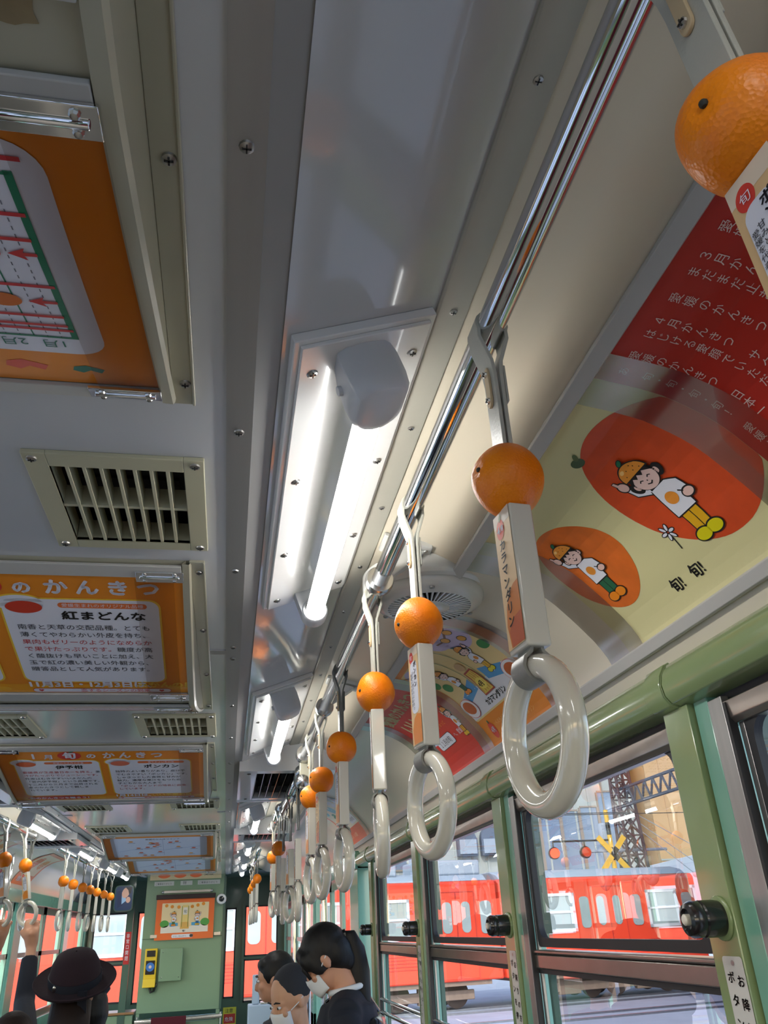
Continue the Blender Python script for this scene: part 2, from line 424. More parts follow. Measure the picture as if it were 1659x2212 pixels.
def wins(f, nm):
    ps = [YB]+POSTS
    for a, b in zip(ps, ps[1:]):
        window(f, (a+.10 if a != YB else a), b-.14, f(0) == 0)
both(wins)
# floor, rear end
m_ = MB(); m_.box(mx(1.36), 1.36, YB, 19.4, -2.95, -2.909); struct('floor', m_, M['floor'])
m_ = MB()
holed(m_, mx(1.36), 1.36, -2.95, 1.3, YB, [(CX-1.6, CX-.7, -1.1, .45), (CX-.55, CX+.55, -1.1, .45), (CX+.7, CX+1.6, -1.1, .45)], axis='y')
struct('wall_back', m_, M['bgreen'], fix=False)
# ------------------------------------------------------------ air grilles in the ceiling
def proto_grille():
    t = empty('air_grille', (0,0,0), 'x', 'air grille')
    x0, x1, y0, y1 = -.211, .211, 0, .515
    m_ = MB(); z = -.012
    ix0, ix1, iy0, iy1 = x0+.055, x1-.05, y0+.058, y1-.048
    m_.box(x0, ix0, y0, y1, z, 0); m_.box(ix1, x1, y0, y1, z, 0); m_.box(ix0, ix1, y0, iy0, z, 0); m_.box(ix0, ix1, iy1, y1, z, 0)
    for a, b, c, d in ((ix0-.004,ix0,iy0,iy1),(ix1,ix1+.004,iy0,iy1),(ix0,ix1,iy0-.004,iy0),(ix0,ix1,iy1,iy1+.004)): m_.box(a, b, c, d, z, .055)
    m_.build('frame', M['vent'], t, local=True, bevel=.0012)
    m_ = MB()
    for i in range(1, 8):
        x = ix0+(ix1-ix0)*i/8; m_.box(x-.0045, x+.0045, iy0, iy1, z+.002, .04)
    m_.build('blades', M['vent'], t, local=True, bevel=.0006)
    m_ = MB(); m_.box(ix0, ix1, (iy0+iy1)/2-.006, (iy0+iy1)/2+.006, z+.004, .05); m_.build('cross_rib', M['vent'], t, local=True)
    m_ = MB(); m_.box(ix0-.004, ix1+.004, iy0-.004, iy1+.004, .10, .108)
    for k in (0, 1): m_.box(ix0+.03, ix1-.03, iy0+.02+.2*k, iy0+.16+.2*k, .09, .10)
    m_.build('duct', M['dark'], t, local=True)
    for x, y in ((x0+.022,y0+.024),(x1-.022,y0+.024),(x0+.022,y1-.024),(x1-.022,y1-.024)):
        m_ = MB(); m_.lathe([(.013,z),(.012,z-.004),(.006,z-.0065)], (x,y,0), n=12); m_.box(x-.007,x+.007,y-.0015,y+.0015,z-.0075,z-.006,1); m_.box(x-.0015,x+.0015,y-.007,y+.007,z-.0075,z-.006,1)
        m_.build('screw', [M['screw'], M['black']], t, local=True)
    return t
gp = proto_grille(); first = True
gl = {(0,1): 'air grille left of the large one in the same row, outside the photo', (0,0): 'large cream air grille in the flat ceiling, nearest the camera', (1,0): 'cream air grille beyond the first fully seen poster box, right one of the pair',
      (1,1): 'cream air grille beyond the first fully seen poster box, left one of the pair',
      (2,0): 'cream air grille just past the second poster box, right side', (2,1): 'cream air grille just past the second poster box, left side',
      (3,0): 'cream air grille right before the third poster box, right side', (3,1): 'cream air grille right before the third poster box, left side',
      (4,0): 'farthest cream air grille near the driver bulkhead, right side', (4,1): 'farthest cream air grille near the driver bulkhead, left side'}
for r_, y in enumerate(vent_rows):
    for c_, xc in enumerate((-.311, 2*CX+.311)):
        o = gp if first else copy_tree(gp); first = False
        o.location = W((xc, y, ZC)); tag(o, gl[(r_, c_)], None, 'air grilles in the ceiling')
# ------------------------------------------------------------ poster boxes hanging from the ceiling
BL, BFLT, BD = .87, .08, .20            # face length, ridge length, depth
def boxprof(n=10):
    out = []
    for i in range(n+1):
        t = i/n; out.append((t*BL, -BD*(1-(1-t)**1.22)))
    return out
def boxface(y0, flip, X0, X1, ww, hh):
    "maps poster cm (u right, v up) onto the box face; up is towards the ceiling end"
    P = boxprof(24); L = [0]
    for a, b in zip(P, P[1:]): L.append(L[-1]+math.hypot(b[0]-a[0], b[1]-a[1]))
    T = L[-1]; m0, m1 = .085*T, .925*T
    def f(u, v, off):
        s = m0+(m1-m0)*(1-v/hh)
        i = 0
        while i < len(P)-2 and L[i+1] < s: i += 1
        k = (s-L[i])/(L[i+1]-L[i]); y = P[i][0]+k*(P[i+1][0]-P[i][0]); z = P[i][1]+k*(P[i+1][1]-P[i][1])
        dy, dz = P[i+1][0]-P[i][0], P[i+1][1]-P[i][1]; q = math.hypot(dy, dz); ny, nz = dz/q, -dy/q
        y += ny*off; z += nz*off
        x = X0+(X1-X0)*u/ww
        if flip: return (X0+X1-x, y0+2*BL+BFLT-y, ZC+z)
        return (x, y0+y, ZC+z)
    return f
BX0, BX1 = CX-.60, CX+.60
def poster_box(y0, label, far=False):
    t = empty('poster_box', (CX, y0+BL+BFLT/2, ZC), label, 'poster box', 'curved poster boxes along the ceiling')
    P = boxprof(14); full = [(y0+a, ZC+b) for a, b in P]; full += [(2*y0+2*BL+BFLT-a, b) for a, b in full[::-1]]
    m_ = MB(); xa, xb = CX-.618, CX+.618
    m_.sheet(full, xa, xb, axis='x', n=1)
    for x in (xa, xb):
        m_.add([(x, a, b) for a, b in full]+[(x, full[-1][0], ZC+.004), (x, full[0][0], ZC+.004)], [tuple(range(len(full)+2))])
    m_.build('shell', M['boxcream'], t, bevel=.004, seg=3, smooth=50)
    for sgn in (-1, 1):                # rolled side lip and flat flange with screws
        m_ = MB()
        X = CX+sgn*.618
        pr = [(X-sgn*.022, -.012),(X, -.014),(X+sgn*.006, -.004),(X-sgn*.004, .006)]
        k = len(pr); vs = []
        for a, b in full: vs += [(px, a, b+pz) for px, pz in pr]
        m_.add(vs, [(i*k+j, i*k+(j+1) % k, (i+1)*k+(j+1) % k, (i+1)*k+j) for i in range(len(full)-1) for j in range(k)])
        m_.build('side_lip', M['boxcream'], t, smooth=60)
        m_ = MB(); m_.box(X, X+sgn*.045, y0-.005, y0+2*BL+BFLT+.005, ZC-.008, ZC+.002); m_.box(X+sgn*.041, X+sgn*.047, y0-.005, y0+2*BL+BFLT+.005, ZC-.012, ZC)
        fl = m_.build('flange', M['boxcream'], t, bevel=.001)
        for k in (.07, .62, 1.2, 1.75):
            m_ = MB(); m_.lathe([(.012,0),(.011,-.004),(.005,-.006)], (X+sgn*.028, y0+k, ZC-.008), n=12)
            m_.box(X+sgn*.028-.007, X+sgn*.028+.007, y0+k-.0015, y0+k+.0015, ZC-.0155, ZC-.0135, 1); m_.box(X+sgn*.028-.0015, X+sgn*.028+.0015, y0+k-.007, y0+k+.007, ZC-.0155, ZC-.0135, 1)
            m_.build('screw', [M['screw'], M['black']], fl)
    for face in (0, 1):
        g = boxface(y0, face, BX0, BX1, 1, 1)
        for v0, v1 in ((-.088, -.003), (1.003, 1.078)):      # holding rails above and below the sheet
            m_ = MB(); vs = []
            for u in (.005, .995):
                for v in (v0, v1): vs += [g(u, v, .004), g(u, v, .014)]
            m_.add(vs, [(0,1,3,2),(4,6,7,5),(0,4,5,1),(2,3,7,6),(1,5,7,3),(0,2,6,4)])
            m_.build('holding_rail', M['rail'], t, bevel=.001)
        for u0 in (.0, .88):                                # sprung hinge plates at the corners
            for v0, v1 in ((-.058, .008), (.985, 1.05)):
                m_ = MB(); vs = []
                for u in (u0, u0+.12):
                    for v in (v0, v1): vs += [g(u, v, .014), g(u, v, .021)]
                m_.add(vs, [(0,1,3,2),(4,6,7,5),(0,4,5,1),(2,3,7,6),(1,5,7,3),(0,2,6,4)])
                vm = (v0+v1)/2; a, b = g(u0+.01, vm, .022), g(u0+.11, vm, .022); m_.tube([a, b], .006, 8)
                h_ = m_.build('hinge_plate', M['chrome'], t, bevel=.0008)
                for u in (u0+.022, u0+.098):
                    for v in (v0+.016, v1-.016): m_ = MB(); m_.ball(g(u, v, .023), (.007,.007,.005), 8); m_.build('rivet', M['nickel'], h_)
        for u0, u1 in ((.0, .10), (.875, .975)):            # clear acetate strips gripping the sheet ends
            m_ = MB(); vs = []; N = 14
            for i in range(N+1):
                v = i/N; vs += [g(u0, v, .017), g(u1, v, .017)]
            m_.add(vs, [(2*i, 2*i+1, 2*i+3, 2*i+2) for i in range(N)]); m_.build('clear_strip', M['acetate'], t, smooth=60)
    return t
BOXY = [-.375, 2.295, 4.96, 9.63, 12.04]
bl = ['cream poster box overhead at the left edge, nearest the camera', 'cream ceiling poster box behind the large air grille', 'cream ceiling poster box past the second pair of air grilles',
      'cream ceiling poster box showing a pale map sheet', 'farthest ceiling poster box before the driver bulkhead']
for y, l_ in zip(BOXY, bl):
    t = poster_box(y, l_)
    if y < 0:        # old tape residue and a steel plate on the lowest strip of the nearest box
        zr = ZC-BD-.0015
        m_ = MB();
        rr_ = random.Random(5); out = []
        for k in range(26):
            a_ = 2*PI*k/26; q = max(abs(math.cos(a_)), abs(math.sin(a_))); out.append((-.262+.036*math.cos(a_)/q*(1-.12*rr_.random()), .507+.024*math.sin(a_)/q*(1-.25*rr_.random())))
        m_.prism(out, zr, zr+.001, axis='z'); m_.build('tape_residue', mat('tape_residue', srgb(150,132,98), .8, noise=(60,.3)), t, smooth=0)
        m_ = MB(); m_.box(-.62,-.235,.36,.468,zr-.006,zr+.001); pl_ = m_.build('steel_plate', M['chrome'], t, bevel=.002)
        for x in (-.26,-.40): m_ = MB(); m_.ball((x,.445,zr-.007), (.008,.008,.005), 8); m_.build('rivet', M['nickel'], pl_)
# ------------------------------------------------------------ tube lamps on the sloping side ceiling
def slope_frame(f, x, y, off=0):
    return Vector((f(x), y, zs(x)-off))
def lamp(f, y0, label, right):
    sg = 1 if right else -1
    L = 1.46
    t = empty('tube_lamp', (f(.235), y0, zs(.235)), label, 'ceiling lamp', 'tube lamps along both sides of the ceiling')
    # local frame: u across the slope (towards the wall), n down from the slope
    u = Vector((sg*1, 0, SL)).normalized(); n = Vector((sg*SL, 0, -1)).normalized()
    O = Vector((f(.235), y0, zs(.235)))
    def P(a, y, d): return O+u*a+Vector((0, y, 0))+n*d
    def slab(m_, a0, a1, ya, yb, d0, d1, mi=0):
        vs = [P(a, y, d) for d in (d0, d1) for a, y in ((a0,ya),(a1,ya),(a1,yb),(a0,yb))]
        return m_.add(vs, [(0,3,2,1),(4,5,6,7),(0,1,5,4),(1,2,6,5),(2,3,7,6),(3,0,4,7)], mi)
    m_ = MB(); slab(m_, -.168, .145, 0, L, 0, .022); slab(m_, -.155, .132, .012, L-.012, .022, .032)
    b_ = m_.build('base_plate', M['lampbase'], t, bevel=.0012)
    for a in (-.125, .105):
        for y in (.10, .55, 1.0, 1.38):
            m_ = MB(); m_.lathe([(.013,0),(.011,-.003),(.004,-.005)], (0,0,0), n=10); m_.box(-.007,.007,-.0014,.0014,-.0065,-.0045,1); m_.box(-.0014,.0014,-.007,.007,-.0065,-.0045,1)
            Mx = Matrix.Translation(P(a, y, .032)) @ Matrix((u, Vector((0,1,0)), -n)).transposed().to_4x4()
            m_.xf(Mx); m_.build('screw', [M['screw'], M['black']], b_)
    tc_ = -.016; td = .112; R = .0305
    # near end cap: rounded shield that grows out of the base
    m_ = MB(); pts = []
    N = 13
    for j in range(N+1):
        th = PI*j/N
        pts.append((math.cos(th), math.sin(th)))
    rings = []
    for (d, wx, ya, yb) in ((.03, .060, .03, .15), (.06, .064, .028, .165), (.11, .063, .028, .185), (.138, .059, .030, .188), (.150, .052, .036, .180), (.155, .038, .050, .160)):
        ring = []
        for c_, s_ in pts: ring.append(P(tc_+c_*wx, yb-.06+s_*.06, d))
        for k in range(5):
            th = PI+k*PI/4; ring.append(P(tc_+math.cos(th)*wx if k in (0,4) else tc_+math.cos(th)*wx, ya+.02+math.sin(th)*.02, d))
        rings.append(ring)
    k = len(rings[0]); vs = [p for r_ in rings for p in r_]
    fs = [(i*k+j, i*k+(j+1) % k, (i+1)*k+(j+1) % k, (i+1)*k+j) for i in range(len(rings)-1) for j in range(k)]+[tuple(range(k)), tuple(range(len(vs)-k, len(vs)))]
    m_.add(vs, fs); cp_ = m_.build('end_cap', M['capgrey'], t, bevel=.0015, smooth=50)
    m_ = MB(); m_.tube([P(tc_-.056, .105, .085), P(tc_-.072, .105, .085)], .011, 12); m_.build('release_button', M['capgrey'], cp_, bevel=.0006)
    # lit tube, opaque back half
    m_ = MB(); lo = []; nn = 14
    ya, yb = .12, 1.40
    for y in (ya, yb):
        for j in range(nn+1):
            th = -.25+(PI+.5)*j/nn; lo.append(P(tc_+math.cos(th)*R, y, td+math.sin(th)*R))
    m_.add(lo, [(j, j+1, nn+2+j, nn+1+j) for j in range(nn)])
    m_.build('lit_tube', M['tube'], t, smooth=60)
    m_ = MB(); lo = []
    for y in (ya, yb):
        for j in range(9):
            th = PI+.25+(PI-.5)*j/8; lo.append(P(tc_+math.cos(th)*R, y, td+math.sin(th)*R))
    m_.add(lo, [(j, j+1, 10+j, 9+j) for j in range(8)]); m_.build('tube_back', M['lampback'], t, smooth=60)
    # far socket: a collar on a foot
    m_ = MB(); y1 = 1.385
    out = []; 
    for y, ro in ((y1-.03, .042), (y1+.03, .044)):
        pass
    nn = 20
    def ringp(y, r_): return [P(tc_+math.cos(2*PI*j/nn)*r_, y, td+math.sin(2*PI*j/nn)*r_) for j in range(nn)]
    rs_ = [(y1-.025, .033), (y1-.03, .040), (y1-.02, .046), (y1+.03, .046), (y1+.04, .038), (y1+.04, .005)]
    vs = [p for y, r_ in rs_ for p in ringp(y, r_)]
    m_.add(vs, [(i*nn+j, i*nn+(j+1) % nn, (i+1)*nn+(j+1) % nn, (i+1)*nn+j) for i in range(len(rs_)-1) for j in range(nn)])
    slab(m_, tc_-.045, tc_+.045, y1-.022, y1+.032, .028, td)
    m_.build('end_socket', M['capgrey'], t, bevel=.001, smooth=50)
    return t
LY = [(-1.43,''), (1.21,'nearest the camera, right side'), (3.85,'second from the camera on the right side'), (7.9,'third on the right, past the first black slot'),
      (10.6,'fourth from the camera on the right side'), (13.2,'farthest on the right side')]
for y, l_ in LY:
    lamp(lambda x: x, y, 'lit tube lamp on white plate, '+(l_ or 'right side, behind the camera'), True)
LL = {3.85: 'at the left edge of the photo, mostly hidden by the left hand rail', 7.9: 'largest over the left hand rail', 10.6: 'second of those over the left hand rail', 13.2: 'third over the left hand rail'}
for y, l_ in LY:
    if y in LL and y != 3.85: lamp(mx, y, 'lit tube lamp on white plate, '+LL[y], False)
    elif y < 4: lamp(mx, y, 'lit tube lamp on a white base plate, left side near %s' % ('the rear' if y < 0 else ('the middle' if y < 2 else 'the second poster box')), False)
lamp(mx, 15.0, 'smallest lit tube lamp beside the driver mirror', False)
lamp(lambda x: x, 15.0, 'smallest lit tube lamp near the front wall, right side', True)
# ------------------------------------------------------------ fan slots across the side ceiling
def fan_slot(f, y0, y1, label, name='fan_slot_housing'):
    t = empty(name, (f(.4), (y0+y1)/2, 1.0), label, 'ventilation slot', 'black fan slots across the side ceiling')
    z = .975; xa, xb = .045, .715
    a, b = .165, .64; c, d = y0+.12, y1-.10
    m_ = MB()
    for x0, x1, ya, yb in ((xa, a, y0, y1), (b, xb, y0, y1), (a, b, y0, c), (a, b, d, y1)): m_.box(f(x0), f(x1), ya, yb, z, z+.05)
    m_.box(f(xa), f(xb), y0-.03, y0, z-.008, z+.20); m_.box(f(xa), f(xb), y1, y1+.03, z-.008, z+.20)
    m_.build('panel', M['lampbase'], t, bevel=.0015)
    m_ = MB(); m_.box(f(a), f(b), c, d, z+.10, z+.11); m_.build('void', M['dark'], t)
    m_ = MB(); n = 9
    for i in range(n):
        x = a+(b-a)*(i+.5)/n
        m_.add([(f(x-.026), c, z+.004), (f(x-.022), c, z+.004), (f(x+.02), c, z+.075), (f(x+.016), c, z+.075),
                (f(x-.026), d, z+.004), (f(x-.022), d, z+.004), (f(x+.02), d, z+.075), (f(x+.016), d, z+.075)],
               [(0,1,2,3),(7,6,5,4),(0,4,5,1),(1,5,6,2),(2,6,7,3),(3,7,4,0)])
    m_.build('slats', M['black'], t)
    for x, y in ((a-.05, c), (a-.05, d)):
        m_ = MB(); m_.lathe([(.014,0),(.012,-.004),(.005,-.006)], (f(x), y, z), n=10); m_.build('screw', M['black'], t)
def bothslots(y0, y1, l_):
    fan_slot(lambda x: x, y0, y1, l_+' on the right side'); fan_slot(mx, y0, y1, l_+' on the left side')
bothslots(5.62, 7.0, 'nearest black slatted fan slot'); bothslots(9.5, 10.35, 'farther black slatted fan slot')
# round fan cover on the cove between the posters
t = empty('ceiling_fan', (.665, 2.52, 1.02), 'round cream fan cover with radial slots, beside the hand rail', 'fan')
fc = (.665, 2.56, 1.0)
m_ = MB(); m_.lathe([(.235,.11),(.235,.055),(.225,.040),(.205,.034),(.200,.040)], fc, n=64, caps=False); m_.build('outer_ring', M['fan'], t, bevel=.001, smooth=40)
m_ = MB(); m_.lathe([(.200,.045),(.196,.020),(.185,.006),(.16,-.004),(.148,-.006)], fc, n=64, caps=False)
m_.lathe([(.072,-.008),(.06,-.012),(.02,-.014)], fc, n=40)
m_.build('dome', M['fan'], t, smooth=50)
m_ = MB(); N = 44
for i in range(N):
    th = 2*PI*i/N; e = .019; c0 = Vector(fc)
    def q(r_, a_, z_): return c0+Vector((r_*math.cos(a_), r_*math.sin(a_), z_))
    m_.add([q(.150,th-e*1.2,-.006),q(.150,th+e*1.2,-.006),q(.070,th+e*1.7,-.008),q(.070,th-e*1.7,-.008),
            q(.150,th-e*1.2,.004),q(.150,th+e*1.2,.004),q(.070,th+e*1.7,.004),q(.070,th-e*1.7,.004)],
           [(0,1,2,3),(7,6,5,4),(0,4,5,1),(1,5,6,2),(2,6,7,3),(3,7,4,0)])
m_.build('radial_grille', M['fan'], t)
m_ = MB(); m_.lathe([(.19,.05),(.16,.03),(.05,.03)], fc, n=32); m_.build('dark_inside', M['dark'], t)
for a_ in (20, 140, 260):
    m_ = MB(); th = math.radians(a_); m_.lathe([(.010,0),(.009,-.006),(.003,-.008)], (fc[0]+.178*math.cos(th), fc[1]+.178*math.sin(th), fc[2]+.003), n=10); m_.build('screw', M['screw'], t)
# ------------------------------------------------------------ hand rails
def bracket(parent, f, x, y, px, pz=1.0, zc=1.105):
    m_ = MB()       # plate on the cove tapering down to the ring round the rail
    vs = [(f(x-.10),y-.30,zc+.012),(f(x+.005),y-.30,zc+.0),(f(x+.005),y-.275,zc-.012),(f(x-.10),y-.275,zc+.0)]
    m_.add([(f(x-.14),y-.02,zc+.03),(f(x+.02),y-.02,zc-.012),(f(x+.02),y+.10,zc-.012),(f(x-.14),y+.10,zc+.03),
            (f(x-.14),y-.02,zc+.045),(f(x+.02),y-.02,zc+.02),(f(x+.02),y+.10,zc+.02),(f(x-.14),y+.10,zc+.045)],
           [(0,1,2,3),(7,6,5,4),(0,4,5,1),(1,5,6,2),(2,6,7,3),(3,7,4,0)])
    m_.add([(f(x-.10),y,zc+.02),(f(x+.0),y,zc-.012),(f(x+.0),y+.085,zc-.012),(f(x-.10),y+.085,zc+.02),
            (f(px-.012),y+.03,pz+.02),(f(px+.03),y+.03,pz+.005),(f(px+.03),y+.06,pz+.005),(f(px-.012),y+.06,pz+.02)],
           [(0,1,2,3),(7,6,5,4),(0,4,5,1),(1,5,6,2),(2,6,7,3),(3,7,4,0)])
    b = m_.build('bracket', M['fan'], parent, bevel=.002)
    m_ = MB(); m_.lathe([(.030,-.02),(.044,-.02),(.047,-.012),(.047,.012),(.044,.02),(.030,.02)], (f(px), y+.045, pz), axis='y', n=28)
    m_.build('ring_collar', M['nickel'], b, bevel=.0008)
    for dx, dy in ((.0, .0), (-.11, .04)): m_ = MB(); m_.lathe([(.008,0),(.006,-.004)], (f(x+dx), y+dy, zc-.012+(-dx)*.3), n=8); m_.build('screw', M['screw'], b)
PR = .0275
def handrail(f, y0, y1, label, br, px=.447, pz=1.0, group=None):
    t = empty('hand_rail', (f(px), (y0+y1)/2, pz), label, 'hand rail', 'chrome hand rails')
    m_ = MB(); m_.lathe([(PR*.6,y0-.01),(PR,y0),(PR,y1),(PR*.6,y1+.01)], (f(px),0,pz), axis='y', n=40); m_.build('rail_tube', M['chrome'], t, smooth=50)
    for y in br: bracket(t, f, .60, y, px, pz)
    return t
r1 = handrail(lambda x: x, YB+.2, 5.22, 'long chrome hand rail overhead, running down the right side', [-.6, 2.30, 3.95])
m_ = MB(); m_.lathe([(.03,5.16),(.048,5.16),(.05,5.18),(.05,5.20),(.044,5.21),(.05,5.22),(.05,5.25),(.03,5.26)], (.447,0,1.0), axis='y', n=28); m_.build('end_flange', M['nickel'], r1)
m_ = MB(); m_.box(.425,.50,5.24,5.30,.80,.99); m_.build('end_post', M['boxcream'], r1, bevel=.003)
r2 = handrail(lambda x: x, 5.42, 7.42, 'short lower chrome hand rail on the right, just past the ball end', [], .447, .925)
m_ = MB(); m_.ball((.447,5.40,.925), .045, 20); m_.build('ball_end', M['nickel'], r2)
for y in (5.52, 7.32): m_ = MB(); m_.tube([(.447,y,.925),(.447,y,.972)], .012, 10); m_.build('hanger', M['nickel'], r2)
handrail(lambda x: x, 7.55, 9.4, 'third chrome hand rail on the right, carrying a pair of straps with oranges', [7.7, 9.2], .447)
m_ = MB(); m_.ball((.447,5.27,.845), .05, 20); m_.build('ball_end', M['nickel'], r1)
handrail(lambda x: x, 11.6, 16.9, 'farthest chrome hand rail on the right, near the front', [14.2], .41)
handrail(mx, YB+.2, 5.3, 'long chrome hand rail on the left side, outside the photo', [2.3], .447)
handrail(mx, 7.3, 9.42, 'chrome hand rail at the left edge, carrying the gripped rings', [7.4, 9.2], .447)
handrail(mx, 10.7, 16.8, 'far chrome hand rail on the left side, toward the driver', [11.0, 14.2], .447)
# ------------------------------------------------------------ printed sheets: flat artwork laid on a surface in thin layers
FC = {}
def glyphs(txt, res=2):
    if (txt, res) in FC: return FC[(txt, res)]
    c = bpy.data.curves.new('type', 'FONT'); c.body = txt; c.resolution_u = res; c.align_x = 'LEFT'
    o = bpy.data.objects.new('type', c); COL.objects.link(o)
    dg = bpy.context.evaluated_depsgraph_get(); me = o.evaluated_get(dg).to_mesh()
    vs = [(v.co.x, v.co.y) for v in me.vertices]; fs = [tuple(p.vertices) for p in me.polygons]
    o.evaluated_get(dg).to_mesh_clear()
    bpy.data.objects.remove(o); bpy.data.curves.remove(c)
    if vs:
        x0 = min(p[0] for p in vs); x1 = max(p[0] for p in vs); y0 = min(p[1] for p in vs); y1 = max(p[1] for p in vs)
    else: x0 = x1 = y0 = y1 = 0
    FC[(txt, res)] = (vs, fs, (x0, x1, y0, y1)); return FC[(txt, res)]
class Art:
    "2D artwork in cm; map(u, v, off) -> h-unit point"
    def __init__(s, mp, layer=.00055, maxe=1.6): s.mp = mp; s.dl = layer; s.me = maxe; s.v = []; s.f = []; s.mi = []; s.mats = []; s.z = 0
    def _m(s, c):
        k = c if not isinstance(c, tuple) else ink(*c)
        if k not in s.mats: s.mats.append(k)
        return s.mats.index(k)
    def tri(s, tris, c, z):
        mi = s._m(c); st = list(tris); off = z*s.dl
        while st:
            a, b, d = st.pop()
            e = [((a[0]-b[0])**2+(a[1]-b[1])**2, 0), ((b[0]-d[0])**2+(b[1]-d[1])**2, 1), ((d[0]-a[0])**2+(d[1]-a[1])**2, 2)]
            L, k = max(e)
            if L > s.me*s.me:
                if k == 0: p = ((a[0]+b[0])/2, (a[1]+b[1])/2); st += [(a, p, d), (p, b, d)]
                elif k == 1: p = ((b[0]+d[0])/2, (b[1]+d[1])/2); st += [(a, b, p), (a, p, d)]
                else: p = ((d[0]+a[0])/2, (d[1]+a[1])/2); st += [(a, b, p), (p, b, d)]
                continue
            n = len(s.v); s.v += [s.mp(q[0], q[1], off) for q in (a, b, d)]; s.f.append((n, n+1, n+2)); s.mi.append(mi)
    def poly(s, pts, c, z=1):
        ps = [Vector((p[0], p[1], 0)) for p in pts]
        s.tri([tuple(pts[i] for i in t) for t in geometry.tessellate_polygon([ps])], c, z); return s
    def rect(s, x0, y0, x1, y1, c, z=1): return s.tri([((x0,y0),(x1,y0),(x1,y1)),((x0,y0),(x1,y1),(x0,y1))], c, z) or s
    def rrect(s, x0, y0, x1, y1, r, c, z=1):
        out = []
        for cx, cy, st in ((x1-r,y1-r,0),(x0+r,y1-r,90),(x0+r,y0+r,180),(x1-r,y0+r,270)):
            for k in range(7): th = math.radians(st+15*k); out.append((cx+r*math.cos(th), cy+r*math.sin(th)))
        return s.poly(out, c, z)
    def ell(s, x, y, rx, ry, c, z=1, rot=0, n=40, a0=0, a1=360):
        k = math.radians(rot); out = []
        for i in range(n+(a1-a0 < 360)):
            th = math.radians(a0+(a1-a0)*i/n); a, b = rx*math.cos(th), ry*math.sin(th)
            out.append((x+a*math.cos(k)-b*math.sin(k), y+a*math.sin(k)+b*math.cos(k)))
        return s.poly(out, c, z)
    def line(s, pts, w, c, z=2):
        T = []
        for (x0,y0),(x1,y1) in zip(pts, pts[1:]):
            L = math.hypot(x1-x0, y1-y0) or 1; a, b = -(y1-y0)/L*w/2, (x1-x0)/L*w/2; ex, ey = (x1-x0)/L*w*.25, (y1-y0)/L*w*.25
            p = [(x0+a-ex,y0+b-ey),(x0-a-ex,y0-b-ey),(x1-a+ex,y1-b+ey),(x1+a+ex,y1+b+ey)]
            T += [(p[0],p[1],p[2]),(p[0],p[2],p[3])]
        s.tri(T, c, z); return s
    def text(s, t, x, y, h, c, z=3, align='l', rot=0, sx=1.0, wt=0, res=2):
        "h = cm per em; wt = extra boldness"
        vs, fs, bb = glyphs(t, res); 
        if not vs: return s
        w_ = (bb[1])*h*sx; ox = {'l': 0, 'c': -w_/2, 'r': -w_}[align]; k = math.radians(rot); ck, sk = math.cos(k), math.sin(k)
        for dx, dy in ([(0,0)] if not wt else [(0,0),(wt,0),(-wt,0),(0,wt),(0,-wt)]):
            P = []
            for px, py in vs:
                a, b = px*h*sx+ox+dx, py*h+dy; P.append((x+a*ck-b*sk, y+a*sk+b*ck))
            mi = s._m(c); n = len(s.v); s.v += [s.mp(p[0], p[1], (z+(.15 if dx or dy else 0))*s.dl) for p in P]
            for f_ in fs: s.f.append(tuple(n+i for i in f_)); s.mi.append(mi)
        return s
    def vtext(s, t, x, y, h, c, z=3, step=1.05, wt=0, sx=1.0):
        for i, ch in enumerate(t):
            if ch.strip():
                vs, fs, bb = glyphs(ch)
                if ch in 'ー': s.rect(x-h*.05, y-h*(i+.75)*step, x+h*.05, y-h*(i+.05)*step, c, z)
                else: s.text(ch, x-(bb[0]+bb[1])/2*h*sx, y-h*(i*step+.72), h, c, z, wt=wt, sx=sx)
        return s
    def build(s, name, parent=None, label=None, cat=None, group=None, local=False, back=True):
        m_ = MB(); m_.add(s.v, s.f); m_.m = list(s.mi)
        o = m_.build(name, s.mats, parent, local=local, smooth=0, fix=False)
        if label: tag(o, label, cat, group)
        return o
def heart(a, x, y, s_, c, z=3):
    pts = []
    for i in range(28):
        t = 2*PI*i/28; pts.append((x+s_*16*math.sin(t)**3/16, y+s_*(13*math.cos(t)-5*math.cos(2*t)-2*math.cos(3*t)-math.cos(4*t))/16))
    a.poly(pts, c, z)
OR, YE, WH, RD, BK, LG = (236,140,22), (250,205,60), (232,232,240), (214,52,38), (30,26,26), (30,120,80)
